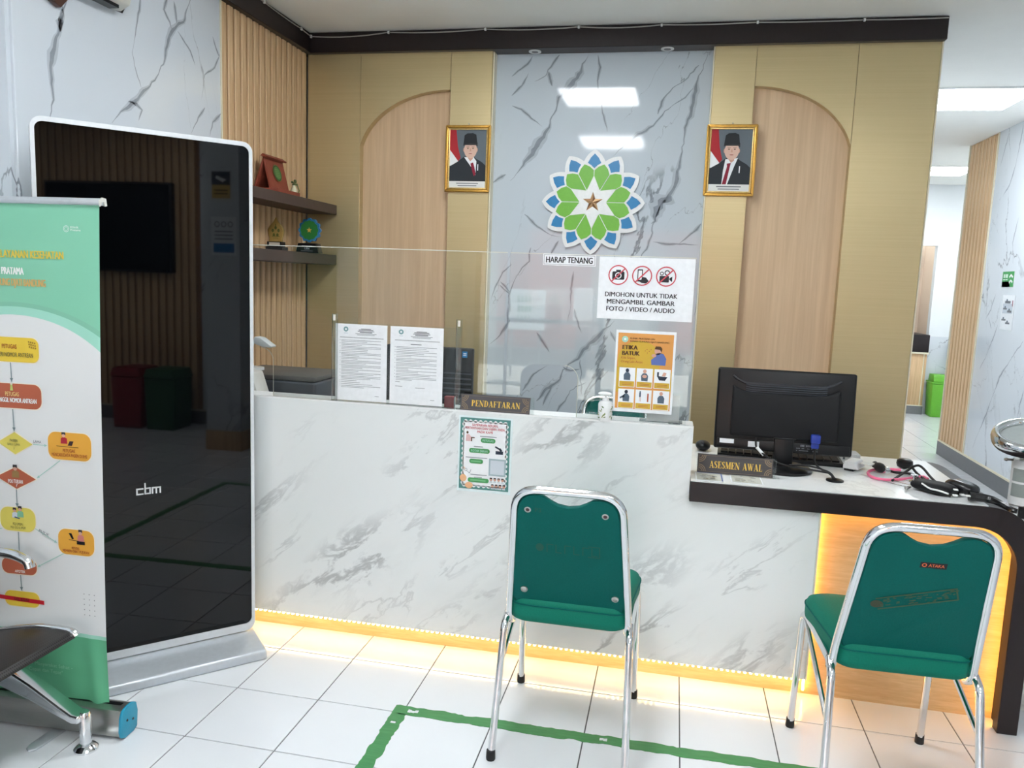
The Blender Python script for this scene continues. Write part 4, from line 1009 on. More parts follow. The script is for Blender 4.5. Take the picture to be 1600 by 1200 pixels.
# air conditioner and picture high on the left pier
t = thing('air_conditioner', 'white wall air conditioner high on the left marble pier, cut off by the frame', 'air conditioner', (-.6, -.1, 2.36))
p = [(-.6895, 2.362), (-.655, 2.352), (-.615, 2.372), (-.60, 2.42), (-.60, 2.60), (-.6895, 2.62)]
build('body', MB().prism(p, 'y', -.43, .05), M_OFFWHITE, t, bevel=.006)
build('end_cap', MB().prism([(-.6895, 2.364), (-.66, 2.352), (-.645, 2.375), (-.6895, 2.39)], 'y', .0505, .064), M_BLACK, t)
build('outlet', MB().box(-.672, -.632, -.41, .01, 2.352, 2.366), M_BLACK, t)
t = thing('wall_frame', 'dark brown hanging frame corner at the top left of the marble pier', 'picture frame', (-.67, -.3, 2.3))
q = [(-.405, 2.40), (-.30, 2.262), (-.228, 2.283), (-.20, 2.34), (-.20, 2.60), (-.405, 2.60)]
build('frame', MB().prism([(-.38, 2.33), (-.227, 2.277), (-.14, 2.37), (-.14, 2.6), (-.38, 2.6)], 'x', -.689, -.668), mat('frame_brown', (74, 42, 32), .4), t, bevel=.003)
build('picture', MB().prism([(-.365, 2.36), (-.235, 2.315), (-.16, 2.39), (-.16, 2.59), (-.365, 2.59)], 'x', -.6678, -.666), I_PALE, t)

# ================================================================== EQUIPMENT BEHIND THE COUNTER (on the inner desk, top z = .745)
ZD = .7455
t = thing('printer', 'dark grey desktop printer behind the clear screen, left end of counter', 'printer', (-.27, .65, ZD))
build('body', MB().box(-.52, -.085, .47, .80, ZD, .965), M_GREY, t, bevel=.012, seg=3)
build('scanner_lid', MB().box(-.515, -.09, .475, .80, .9655, .988), mat('grey_lid', (96, 94, 92), .45), t, bevel=.006)
build('paper_slot', MB().box(-.50, -.22, .462, .4695, .82, .90), M_BLACK, t, bevel=.002)
build('output_tray', MB().box(-.48, -.24, .425, .468, .80, .815), M_BLACK, t, bevel=.002)
build('side_step', MB().box(-.0845, -.07, .52, .78, ZD, .87), M_GREY, t, bevel=.003)
t = thing('document_scanner', 'white wedge shaped document scanner with black tray beside the grey printer', 'scanner', (-.34, .36, ZD))
build('housing', MB().prism([(-.56, ZD), (-.195, ZD), (-.285, 1.015), (-.36, 1.03), (-.56, 1.03)], 'y', .30, .395), M_OFFWHITE, t, bevel=.006)
build('tray', MB().prism([(-.55, ZD+.02), (-.275, ZD+.02), (-.325, .985), (-.55, .985)], 'y', .288, .2995), M_BLACK, t, bevel=.003)
build('feeder', MB().prism([(-.36, 1.031), (-.335, 1.031), (-.375, 1.13), (-.40, 1.13)], 'y', .31, .385), M_BLACK, t)
t = thing('desk_lamp', 'small white desk lamp peeking out from behind the tall black display', 'lamp', (-.36, .55, ZD))
build('base', MB().lathe([(.05, .9885), (.05, 1.0), (.01, 1.006)], (-.45, .60, 0), 18), M_WHITE, t)
build('arm', MB().tube([(-.45, .60, 1.0), (-.46, .60, 1.06), (-.445, .60, 1.125), (-.42, .60, 1.122)], .006, 8), M_WHITE, t)
build('head', MB().prism([(-.43, 1.140), (-.40, 1.136), (-.345, 1.100), (-.352, 1.093), (-.39, 1.096), (-.43, 1.108)], 'y', .575, .625), M_WHITE, t, bevel=.004)
t = thing('computer_monitor', 'black computer monitor with blue sticker behind the printed rules sheets', 'monitor', (.38, .6, ZD))
build('housing', MB().box(.185, .572, .60, .635, .80, 1.137), M_BLACK, t, bevel=.006)
b = MB()
for k in range(6): b.box(.40, .568, .5965, .6005, .915+k*.022, .921+k*.022)
build('vent_ribs', b, M_GREY, t)
build('stand', MB().box(.34, .42, .61, .63, ZD+.01, .80).box(.28, .48, .54, .70, ZD, ZD+.012), M_BLACK, t, bevel=.003)
build('sticker', MB().box(.527, .549, .5985, .5997, 1.098, 1.124), I_BLUE, t)
build('sticker_mark', MB().box(.531, .545, .5980, .5984, 1.106, 1.109).box(.531, .545, .5980, .5984, 1.113, 1.117), I_WHITE, t)

# ================================================================== GREEN STACKING CHAIRS
def fillet(P, r, n=6):
    """round the inner corners of a polyline"""
    P = [Vector(p) for p in P]; out = [P[0]]
    rs = r if isinstance(r, (list, tuple)) else [r]*(len(P)-2)
    for i in range(1, len(P)-1):
        a, b, c = P[i-1], P[i], P[i+1]; d1 = (a-b); d2 = (c-b)
        k = min(rs[i-1], d1.length*.48, d2.length*.48); p = b+d1.normalized()*k; q = b+d2.normalized()*k
        for j in range(n+1):
            t = j/n; out.append(p*(1-t)**2+b*2*t*(1-t)+q*t*t)
    return out+[P[-1]]
RT = .0115
BT = Vector((0, -.14, .405)); BN = Vector((0, -.268, .845))
def back_y(z): return -.125+(-.262+.125)*(z-.45)/(.845-.45)
def make_chair(label, loc, rz):
    t = thing('banquet_chair', label, 'chair', loc, rz, 'green padded chairs')
    for s in (-1, 1):
        ft = [(s*.20, .2375, .012), (s*.196, .205, .405), (s*.192, .165, .418)]
        o = build('leg', MB().tube(fillet(ft, .03), RT, 10), M_CHROME, t, world=False)
        build('rubber_foot', MB().lathe([(.0135, .0), (.0145, .004), (.0135, .03)], (s*.2003, .2385, 0), 10), M_RUBBER, o, world=False)
        rt_ = [(s*.20, -.2375, .012), (s*.188, -.165, .40), (s*.187, -.12, .418)]
        o = build('leg', MB().tube(fillet(rt_, .03), RT, 10), M_CHROME, t, world=False)
        build('rubber_foot', MB().lathe([(.0135, .0), (.0145, .004), (.0135, .03)], (s*.2003, -.2385, 0), 10), M_RUBBER, o, world=False)
        build('side_rail', MB().tube([(s*.192, .166, .418), (s*.187, -.121, .418)], RT, 10), M_CHROME, t, world=False)
        build('brace', MB().tube([(s*.193, .175, .40), (s*.194, -.197, .265)], .008, 8), M_CHROME, t, world=False)
    hp = [(-.178, -.10, .388), (-.180, -.128, .402), (-.178, -.142, .47), (-.1505, -.268, .852), (.1505, -.268, .852), (.178, -.142, .47), (.180, -.128, .402), (.178, -.10, .388)]
    build('back_hoop', MB().tube(fillet(hp, [.02, .06, .07, .07, .06, .02], 8), RT+.0005, 12), M_CHROME, t, world=False)
    # seat cushion: rounded trapezoid with crowned top
    def outline(n=8):
        P = [(-.172, -.155), (.172, -.155), (.212, .215), (-.212, .215)]
        return [(v.x, v.y) for v in [q for i in range(4) for q in corner(P, i, .045 if i < 2 else .085, n)]]
    def corner(P, i, r, n):
        a, b, c = Vector(P[i-1]), Vector(P[i]), Vector(P[(i+1) % 4]); d1 = (a-b).normalized(); d2 = (c-b).normalized()
        p = b+d1*r; q = b+d2*r
        return [p*(1-j/n)**2+b*2*(j/n)*(1-j/n)+q*(j/n)**2 for j in range(n+1)]
    ol = outline(); k = len(ol); vs = []; fs = []
    lev = [(.405, .93), (.412, .985), (.43, 1.0), (.462, 1.0), (.478, .97), (.486, .90), (.491, .70), (.493, .35)]
    for z, s in lev:
        for x, y in ol: vs.append((x*s, .03+(y-.03)*s, z))
    for i in range(len(lev)-1):
        for j in range(k): fs.append((i*k+j, i*k+(j+1) % k, (i+1)*k+(j+1) % k, (i+1)*k+j))
    fs += [list(range(k))[::-1], list(range((len(lev)-1)*k, len(lev)*k))]
    st = build('seat', MB().add(vs, fs), M_GREENFAB, t, world=False, smooth=60)
    # piping seam around the seat
    build('seat_seam', MB().tube([(x*1.003, .03+(y-.03)*1.003, .462) for x, y in ol], .0025, 6, closed=True), M_GREENBACK, st, world=False)
    # backrest: pad in the hoop plane with a dipped hand-hold at the top
    def w_at(z): return .1505+(.178-.1505)*(.852-z)/(.852-.47)-RT+.002
    zt, zb = .838, .452
    R_ = []
    nseg = 10
    for i in range(nseg+1):
        z = zb+.03+(zt-.055-zb-.03)*i/nseg; R_.append((w_at(z), z))
    cr = [(w_at(zt-.03)-.004, zt-.030), (w_at(zt-.03)-.016, zt-.012), (w_at(zt-.02)-.036, zt-.002), (.085, zt)]
    dip = [(.07, zt-.003), (.05, zt-.016), (.03, zt-.026), (0, zt-.031)]
    bot = [(0, zb-.006), (.06, zb-.005), (.12, zb), (w_at(zb)-.012, zb+.01)]
    half = bot+R_+cr+dip
    pts = half+[(-x, z) for x, z in half[::-1] if x > 1e-6]
    vs = []; n = len(pts)
    for dy, sh in ((.016, .965), (.010, .99), (-.004, 1.0), (-.012, .994), (-.0145, .98)):
        for x, z in pts: vs.append((x*sh, back_y(z)+dy, .65+(z-.65)*sh))
    fs = []
    for i in range(4):
        for j in range(n): fs.append((i*n+j, i*n+(j+1) % n, (i+1)*n+(j+1) % n, (i+1)*n+j))
    fs += [list(range(n)), list(range(4*n, 5*n))[::-1]]
    build('backrest', MB().add(vs, fs), M_GREENBACK, t, world=False, smooth=50)
    return t
def bp(u, z, d=0.0): return Vector((u, back_y(.65+(z-.65)*.972)-.0145-d, z))
nb = Vector((0, -1, -.137/.395)).normalized(); vb = Vector((0, -.137/.395, 1)).normalized()
ch1 = make_chair('green padded chair with four rivets on its back facing the counter front', (1.141, -.2325, 0), 0)
ch2 = dup(ch1, (2.066, -.272, 0), radians(1.6), 'green padded chair with small orange maker badge in front of the glowing recess')
ch3 = dup(ch1, (1.145, 1.12, 0), radians(183), 'green padded chair behind the counter, only its top seen through the screen')
I_WORN = ink('worn_green', (24, 84, 72)); I_STAIN = ink('worn_brown', (58, 88, 66))
for u, z, dk_ in ((-.115, .79, True), (.105, .79, True), (-.132, .515, False), (.140, .515, False)):
    c = bp(u, z)
    b = MB().lathe([(.011, 0), (.0105, .003), (.006, .0045), (.0055, .0025), (.0005, .0025)], (0, 0, 0), 14)
    b.tf(Matrix.Translation(c-nb*.001) @ nb.to_track_quat('Z', 'Y').to_matrix().to_4x4())
    build('rivet', b, M_STEEL, ch1, world=False)
    if dk_:
        b2 = MB().lathe([(.0055, .0026), (.005, .0046), (.0005, .005)], (0, 0, 0), 12).tf(Matrix.Translation(c-nb*.001) @ nb.to_track_quat('Z', 'Y').to_matrix().to_4x4())
        build('rivet_core', b2, mat('rivet_dark', (70, 38, 42), .4), ch1, world=False)
def back_art(chair, build_it, name):
    c = bp(0, .65, .0012); a = Art(c, (1, 0, 0), vb)
    build_it(a); build(name, a.mb, a.mats, chair, world=False, flat=True, recalc=False, kind='stuff')
def worn1(a):
    rr = random.Random(2)
    for i in range(6):
        x = -.062+i*.026
        a.rect(x, .005, x+.003, .035, I_WORN); 
        if i % 2 == 0: a.rect(x, .032, x+.02, .035, I_WORN)
        else: a.rect(x, .005, x+.018, .008, I_WORN)
    a.rect(.058, .0, .092, .003, I_WORN).rect(.058, .037, .092, .040, I_WORN).rect(.090, 0, .093, .04, I_WORN).ell(-.082, .02, .012, .014, I_WORN)
    a.text('P3', -.085, .150, .014, I_WORN)
back_art(ch1, worn1, 'worn_print')
def worn2(a):
    c, s = cos(radians(17)), sin(radians(17))
    T_ = lambda x, y: (x*c-y*s-.01, x*s+y*c-.005)
    rr = random.Random(8)
    for i in range(60):
        x = rr.uniform(-.09, .10); y = rr.uniform(-.018, .018); w = rr.uniform(.004, .012)
        a.poly([T_(x, y), T_(x+w, y), T_(x+w, y+rr.uniform(.002, .005)), T_(x, y+.003)], I_STAIN)
    for r in ((-.095, -.02, .1, -.016), (-.095, .016, .1, .02), (.098, -.02, .102, .02)): a.poly([T_(r[0], r[1]), T_(r[2], r[1]), T_(r[2], r[3]), T_(r[0], r[3])], I_STAIN)
    x, y = T_(-.095, 0); a.ell(x, y, .016, .012, ink('stain_dark', (62, 72, 56)))
back_art(ch2, worn2, 'worn_stencil')
c = bp(.012, .752, .0015); a = Art(c, (1, 0, 0), vb)
a.rect(-.032, -.009, .032, .009, I_BLACK, 1).ring(-.022, 0, .0035, .006, ink('badge_orange', (222, 110, 70)), 2, 14)
a.text('ATAKA', .007, 0, .0088, ink('badge_orange', (222, 110, 70)), 2, .038, bold=.012)
build('maker_badge', a.mb, a.mats, ch2, world=False, flat=True, recalc=False)

# ================================================================== TALL DISPLAY (stands at 45 degrees)
ek = Vector((.69, .724, 0)).normalized(); nk = Vector((ek.y, -ek.x, 0)); rzk = math.atan2(ek.y, ek.x)
kb = Vector((-.003, -.088, 0))           # right front corner of the base
t = thing('digital_display', 'tall black freestanding digital display with silver frame beside the banner', 'display', tuple(kb-ek*.34), rzk)
# local axes: x along ek, y into the corner (away from the room); body front sits .15 behind the base front
yb = .15; w = .34
def rr_pts(x0, x1, z0, z1, r, n=8):
    p = []
    for cx, cz, a in ((x1-r, z1-r, 0), (x0+r, z1-r, 90), (x0+r, z0+r, 180), (x1-r, z0+r, 270)):
        p += [(cx+r*cos(radians(a+90*i/n)), cz+r*sin(radians(a+90*i/n))) for i in range(n+1)]
    return p
o_ = rr_pts(-w, w, .060, 1.883, .035); i_ = rr_pts(-w+.012, w-.012, .088, 1.868, .024)
fb = MB(); n = len(o_)
vs = [(x, yb, z) for x, z in o_]+[(x, yb, z) for x, z in i_]+[(x, yb+.006, z) for x, z in i_]+[(x, yb+.045, z) for x, z in o_]
fs = []
for j in range(n):
    k = (j+1) % n
    fs += [(j, k, n+k, n+j), (n+j, n+k, 2*n+k, 2*n+j), (j, 3*n+j, 3*n+k, k)]
fs.append(list(range(3*n, 4*n)))
build('frame', fb.add(vs, fs), mat('display_frame', (216, 220, 224), .3, .2), t, world=False, bevel=0, smooth=50)
build('screen', MB().prism(i_, 'y', yb+.004, yb+.02), M_SCREEN, t, world=False, flat=True)
# maker's mark drawn from strokes
a = Art((w-.407, yb+.0036, .641), (1, 0, 0), (0, 0, 1)); k = .0052; I_LOGO = ink('logo_white', (214, 216, 218))
def L_(x0, y0, x1, y1): a.rect(x0, y0, x1, y1, I_LOGO)
L_(0, 0, .024, k); L_(0, 0, k, .024); L_(0, .024-k, .024, .024)
L_(.0265, 0, .0265+k, .041); L_(.0265, 0, .0475, k); L_(.0475-k, 0, .0475, .024); L_(.0265, .024-k, .0475, .024)
for x in (.050, .0625, .0755): L_(x, 0, x+k, .024)
L_(.050, .024-k, .0807, .024)
build('logo', a.mb, a.mats, t, world=False, flat=True, recalc=False, kind='stuff')
build('base', MB().prism([(0, 0), (0, .034), (.012, .038), (yb-.012, .056), (yb+.05, .058), (.235, .038), (.235, 0)], 'x', -w, w), M_SILVER, t, world=False, bevel=.008, seg=3)

# ================================================================== ROLL-UP BANNER
th = radians(2.7)
t = thing('rollup_banner', 'green and white roll-up banner with yellow and brown flow chart', 'banner', (-.2, -.64, 0), th)
def edge_r(z): # the sheet pulls in a little towards the middle
    return -.011-.018*sin(pi*min(1, max(0, (1.6-z)/1.5))*.5)**.8
def disp(x, z):
    f = max(0, min(1, (.55-z)/.5)); f2 = max(0, min(1, (.34-z)/.28))
    fx = -.06-.10*max(0, (z-.07)); 
    d = -.004*f*sin(5.5*(x+.05)) - .010*f2*math.exp(-((x-fx)/.022)**2)+.008*f2*math.exp(-((x-fx-.035)/.02)**2)-.006*f2*math.exp(-((x-fx+.10)/.05)**2)
    d += .006*math.exp(-((z-.9)/.5)**2)*sin(2.2*(x+.6))*.6 - .006*max(0, min(1, (x+.12)/.1))*max(0, min(1, (1.55-z)/.5))
    return d
nx, nz = 60, 90; vs = []; fs = []
for j in range(nz+1):
    z = .066+(1.602-.066)*j/nz
    for i in range(nx+1):
        x = -.605+(edge_r(z)+.605)*i/nx; vs.append((x, disp(x, z), z))
for j in range(nz):
    for i in range(nx): fs.append((j*(nx+1)+i, j*(nx+1)+i+1, (j+1)*(nx+1)+i+1, (j+1)*(nx+1)+i))
m, nt, b = nodes('banner_print')
tc = nt.nodes.new('ShaderNodeTexCoord'); sx = nt.nodes.new('ShaderNodeSeparateXYZ'); nt.links.new(tc.outputs['Object'], sx.inputs[0])
X_, Z_ = sx.outputs['X'], sx.outputs['Z']
def circ(cx, cz, r):
    dx = math_node(nt, 'SUBTRACT', X_, cx); dz = math_node(nt, 'SUBTRACT', Z_, cz)
    d = math_node(nt, 'SQRT', math_node(nt, 'ADD', math_node(nt, 'MULTIPLY', dx, dx), math_node(nt, 'MULTIPLY', dz, dz)))
    low = math_node(nt, 'LESS_THAN', Z_, cz)
    return math_node(nt, 'MAXIMUM', math_node(nt, 'LESS_THAN', d, r), low)
nz_ = noise(nt, tc.outputs['Object'], 1.6, 2)
g0 = mixc(nt, nz_.outputs['Fac'], rgb((122, 196, 164)), rgb((138, 204, 174)))
c = mixc(nt, circ(-.30, .745, .57), g0, rgb((128, 192, 164)))
c = mixc(nt, circ(-.30, .765, .537), c, rgb((160, 218, 198)))
c = mixc(nt, circ(-.30, .828, .45), c, rgb((226, 228, 228)))
bz = math_node(nt, 'SUBTRACT', Z_, math_node(nt, 'MULTIPLY', math_node(nt, 'MULTIPLY', math_node(nt, 'ADD', X_, .12), math_node(nt, 'ADD', X_, .12)), -.10))
c = mixc(nt, math_node(nt, 'LESS_THAN', bz, .312), c, rgb((160, 214, 194)))
c = mixc(nt, math_node(nt, 'LESS_THAN', bz, .300), c, rgb((98, 180, 138)))
nt.links.new(c, b.inputs['Base Color']); b.inputs['Roughness'].default_value = .42
build('printed_sheet', MB().add(vs, fs), m, t, world=False, smooth=80)
wp = lambda u, v: (u, v, -(disp(u, v)))
a = Art((0, -.0004, 0), (1, 0, 0), (0, 0, 1), warp=wp, eps=.0007)
YB, BR, OR = ink('box_yellow', (232, 200, 70)), ink('box_brick', (182, 98, 72)), ink('box_orange', (228, 168, 66)); YD = ink('box_lime', (220, 206, 100)); HAL = ink('halo', (240, 232, 214)); AR = ink('arrow_grey', (122, 140, 144)); AG = ink('arrow_green', (160, 204, 192))
def part_art(f, nm):
    a_ = Art((0, -.0004, 0), (1, 0, 0), (0, 0, 1), warp=wp, eps=.0007); f(a_); build(nm, a_.mb, a_.mats, t, world=False, flat=True, recalc=False)
def fbox(x0, x1, z0, z1, r, m_): part_art(lambda q: q.rrect(x0-.002, z0-.003, x1+.002, z1+.002, r, HAL, 1).rrect(x0, z0, x1, z1, r, m_, 2), 'flow_box')
fbox(-.43, -.2215, 1.138, 1.211, .022, YB); fbox(-.43, -.2195, .999, 1.073, .024, BR)
def dia(cx, cz, rx, rz, m_): part_art(lambda q: q.poly([(cx-rx-.005, cz), (cx, cz-rz-.004), (cx+rx+.005, cz), (cx, cz+rz+.004)], HAL, 1).poly([(cx-rx, cz), (cx, cz-rz), (cx+rx, cz), (cx, cz+rz)], m_, 2), 'flow_diamond')
dia(-.3145, .892, .058, .034, YD); dia(-.3155, .785, .066, .034, BR)
fbox(-.204, -.060, .853, .936, .026, OR); fbox(-.376, -.2565, .619, .693, .028, YD); fbox(-.182, -.060, .561, .640, .026, OR)
fbox(-.378, -.259, .482, .532, .022, BR); fbox(-.374, -.254, .378, .427, .022, YB)
a.poly([(-.42, .399), (-.2372, .392), (-.2372, .405), (-.42, .412)], ink('strike_red', (200, 34, 48)), 5)
for p, q in (((-.316, 1.136), (-.315, 1.078)), ((-.316, .996), (-.3145, .929)), ((-.316, .75), (-.316, .695)), ((-.316, .617), (-.315, .535)), ((-.315, .480), (-.314, .430))): a.arrow(p, q, .0028, AR, 3)
a.arrow((-.254, .893), (-.207, .892), .0022, AG, 3).arrow((-.165, .850), (-.245, .790), .0022, AG, 3).arrow((-.258, .632), (-.186, .594), .0022, AG, 3).arrow((-.165, .562), (-.255, .512), .0022, AG, 3).line((-.42, .612), (-.37, .624), .0022, AG, 3)
# small figures
def fig(cx, cz, s, shirt, l=4): a.ell(cx, cz+.014*s, .006*s, .007*s, I_SKIN, l+1, 12).poly([(cx-.0065*s, cz+.015*s), (cx-.006*s, cz+.023*s), (cx+.006*s, cz+.023*s), (cx+.0068*s, cz+.014*s), (cx, cz+.017*s)], ink('hair', (60, 58, 60)), l+2).poly([(cx-.011*s, cz-.012*s), (cx+.011*s, cz-.012*s), (cx+.010*s, cz+.004*s), (cx, cz+.009*s), (cx-.010*s, cz+.004*s)], shirt, l)
fig(-.150, .914, 1.0, ink('jumper_red', (176, 44, 60))); a.poly([(-.138, .897), (-.124, .897), (-.118, .911), (-.131, .911)], ink('laptop', (60, 40, 42)), 5).line((-.175, .894), (-.102, .893), .0015, I_BROWN, 5)
fig(-.316, .800, 1.15, ink('olive_top', (150, 120, 76))); fig(-.324, .672, .9, I_PALE); fig(-.305, .676, 1.0, ink('scrub', (130, 186, 150)), 5); a.line((-.324, .664), (-.306, .660), .004, I_SLATE, 7)
fig(-.105, .618, 1.05, ink('jumper_pink', (206, 128, 120))); a.rect(-.118, .596, -.09, .606, I_BLACK, 6).poly([(-.145, .628), (-.136, .629), (-.128, .612), (-.134, .610)], I_BLACK, 5).line((-.145, .608), (-.112, .606), .0018, I_BROWN, 5)
a.poly([(-.321, 1.052), (-.319, 1.070), (-.313, 1.070), (-.311, 1.052)], ink('bottle', (190, 206, 120)), 4).ell(-.316, 1.072, .004, .004, HAL, 4)
for i in range(4):
    for j in range(3): a.ell(-.252+i*.0065+j*.001, 1.200-j*.0075-i*.0012, .0026, .0026, ink('seat_dot', (170, 132, 50)), 4, 8)
for i in range(3):
    for j in range(5):
        x, z = -.1005+i*.018, .441-j*.0165
        a.ell(x, z, .0017, .0017, I_GREY, 3, 8)
a.ring(-.1165, 1.5305, .006, .0072, I_WHITE, 2, 4).ring(-.1165, 1.5305, .0085, .0096, I_WHITE, 2, 8)
build('printed_artwork', a.mb, a.mats, t, world=False, flat=True, recalc=False, kind='stuff')
a = Art((0, -.0004, 0), (1, 0, 0), (0, 0, 1), warp=wp, eps=.0007)
TY = ink('title_gold', (226, 198, 78)); TW = ink('title_white', (246, 248, 246)); TO = ink('title_tan', (216, 176, 110)); DKG = ink('text_olive', (106, 106, 66)); RB = ink('text_rust', (162, 72, 44))
a.text('ALUR PELAYANAN KESEHATAN', -.1275, 1.4542, .0215, TY, 3, .278, 'r', .024)
a.text('KLINIK PRATAMA', -.2575, 1.4052, .0205, TW, 3, .128, 'r', .026)
a.text('UIN SUNAN GUNUNG DJATI BANDUNG', -.1885, 1.3725, .0205, TO, 3, .262, 'r', .022)
a.text('Klinik', -.1025, 1.5355, .006, TW, 3, .026, 'l').text('Pratama', -.1025, 1.5275, .006, TW, 3, .032, 'l')
a.text('PETUGAS', -.3155, 1.184, .0125, RB, 6, .049, bold=.01).text('MEMBERI NOMOR ANTREAN', -.2385, 1.160, .0125, DKG, 6, .140, 'r', .01)
a.text('PETUGAS', -.314, 1.042, .0125, ink('text_cream', (240, 214, 140)), 6, .046, bold=.01).text('MEMANGGIL NOMOR ANTREAN', -.2335, 1.0235, .0135, TW, 6, .15, 'r', .022)
a.text('PASIEN', -.316, .901, .008, DKG, 6, .026).text('BARU / LAMA', -.316, .889, .007, DKG, 6, .042, bold=0).text('?', -.316, .876, .007, DKG, 6)
a.text('LAMA', -.237, .902, .008, I_GREY, 6, .026)
a.text('PETUGAS', -.134, .882, .0095, RB, 6, .04, bold=.01).text('MENCARI DATA PASIEN DI RME', -.1315, .868, .0098, RB, 6, .118, bold=.004)
a.text('POLI TUJUAN', -.316, .775, .0115, TW, 6, .05, bold=.014).text('?', -.313, .762, .0085, TW, 6)
a.text('POLI UMUM /', -.314, .642, .0082, DKG, 6, .035, bold=.012).text('POLI GIGI & UMUM', -.314, .631, .0072, DKG, 6, .05, bold=0)
a.text('RUJUK', -.227, .622, .009, I_GREY, 6, .036, bold=.0, rot=-.38)
a.text('PETUGAS', -.123, .583, .007, RB, 6, .026).text('MEMBERI OBAT RUJUKAN', -.121, .573, .0078, RB, 6, .09)
a.text('APOTEK', -.314, .492, .008, TW, 6, .036).text('SELESAI', -.314, .402, .0085, ink('text_dark', (70, 50, 40)), 6, .052, bold=.012)
a.text('Menuju Masyarakat Sehat -', -.148, .198, .011, ink('slogan', (150, 208, 178)), 3, .19, 'r', .0).text('Cepat dan Tepat"', -.182, .178, .011, ink('slogan', (150, 208, 178)), 3, .12, 'r', .0)
build('lettering', a.mb, a.mats, t, world=False, flat=True, recalc=False, kind='stuff')
build('top_rail', MB().prism([(-.008, 1.598), (-.012, 1.608), (-.004, 1.618), (.010, 1.616), (.014, 1.598)], 'x', -.62, -.002), M_SILVER, t, world=False, bevel=.002)
build('rail_clip', MB().prism([(-.013, 1.594), (-.015, 1.609), (-.004, 1.6195), (.012, 1.618), (.016, 1.598), (.008, 1.596), (.004, 1.608), (-.006, 1.606)], 'x', -.0018, .0025), M_OFFWHITE, t, world=False)
cs = [(-.036, .012), (-.040, .03), (-.036, .072), (-.026, .090), (-.006, .097), (.016, .097), (.034, .088), (.040, .06), (.036, .012), (.02, .004), (-.02, .004)]
build('base_cassette', MB().prism(cs, 'x', -.635, .028), M_STEEL, t, world=False, smooth=25)
build('cassette_slot', MB().box(-.62, .014, -.006, .008, .0972, .0985), M_BLACK, t, world=False)
ec = build('end_cap', MB().prism([(p*1.06, .05+(q-.05)*1.04) for p, q in cs], 'x', .0282, .038), mat('cap_blue', (34, 146, 178), .45), t, world=False, bevel=.003)
ec['label'] = 'turquoise plastic end cap'
build('cap_screw', MB().lathe([(.004, .0385), (.003, .0405)], (0, -.012, .055), 10, 'x').lathe([(.004, .0385), (.003, .0405)], (0, .016, .045), 10, 'x'), M_BLACK, t, world=False)
build('swing_foot', MB().prism([(-.15, -.005), (-.16, -.11), (-.155, -.135), (-.14, -.145), (-.125, -.135), (-.12, -.11), (-.11, -.005)], 'z', .0005, .008).tf(Matrix.Translation((-.05, 0, 0))), M_SILVER, t, world=False, bevel=.003)
build('rear_pole', MB().tube([(-.30, .02, .09), (-.30, .02, 1.60)], .008, 8), M_STEEL, t, world=False)

def smooth_path(P_, n=6):
    P_ = [Vector(p) for p in P_]; out = []
    for i in range(len(P_)-1):
        a0 = P_[max(0, i-1)]; b0 = P_[i]; c0 = P_[i+1]; d0 = P_[min(len(P_)-1, i+2)]
        for j in range(n):
            q = j/n; out.append(.5*((2*b0)+(c0-a0)*q+(2*a0-5*b0+4*c0-d0)*q*q+(3*b0-a0-3*c0+d0)*q*q*q))
    return out+[P_[-1]]
# ================================================================== WAITING BENCH (runs towards the viewer along the left wall)
t = thing('waiting_bench', 'chrome waiting bench with black perforated seats, its end before the banner', 'bench', (-.55, -1.3, 0))
ye = -.722
def seat_prof(dz=0):
    return [(-.262, .352+dz), (-.275, .363+dz), (-.32, .366+dz), (-.39, .362+dz), (-.48, .345+dz), (-.58, .322+dz), (-.68, .31+dz), (-.74, .318+dz)]
def curved_sheet(P, y0, y1, th):
    top = P; bot = [(x+.002, z-th) for x, z in P[::-1]]
    return MB().prism(top+bot, 'y', y0, y1)
def sheet_mat():
    m, nt, b = nodes('perforated_black')
    tc = nt.nodes.new('ShaderNodeTexCoord'); v = mapping(nt, tc.outputs['Object'], sc=(150, 150, 0))
    vo = nt.nodes.new('ShaderNodeTexVoronoi'); vo.inputs['Scale'].default_value = 1; vo.inputs['Randomness'].default_value = .0; nt.links.new(v, vo.inputs['Vector'])
    nt.links.new(mixc(nt, smooth(nt, vo.outputs['Distance'], .22, .34), (.004, .004, .004, 1), rgb((52, 50, 50))), b.inputs['Base Color'])
    b.inputs['Roughness'].default_value = .3; b.inputs['Metallic'].default_value = .5
    return m
M_PERF = sheet_mat()
for k in range(3):
    y1 = ye-.012-k*.56; y0 = y1-.53
    s = build('seat', curved_sheet(seat_prof(), y0, y1, .006), M_PERF, t, smooth=30)
    build('front_apron', MB().prism([(-.262, .350), (-.268, .345), (-.40, .288), (-.40, .294)], 'y', y0, y1), M_PERF, s)
    for ys in (y1+.007, y0-.007): build('seat_rim', MB().tube(smooth_path([(x, ys, z-.003) for x, z in seat_prof()], 4), .011, 10), M_CHROME, s)
    build('backrest', MB().prism([(-.755, .34), (-.80, .46), (-.835, .60), (-.85, .72), (-.842, .722), (-.826, .60), (-.79, .46), (-.747, .34)], 'y', y0, y1), M_PERF, t, smooth=30)
for yy in (ye, ye-.545-.012, ye-1.66):
    y0 = yy+.004
    arm = fillet([(-.80, y0, .50), (-.78, y0, .58), (-.60, y0, .575), (-.47, y0, .572), (-.425, y0, .556), (-.42, y0, .536)], .04, 6)
    build('armrest', MB().tube(arm, .015, 10), M_CHROME, t)
    build('arm_support', MB().tube([(-.60, y0, .575), (-.60, y0, .30)], .014, 8), M_CHROME, t)
ly = -.735
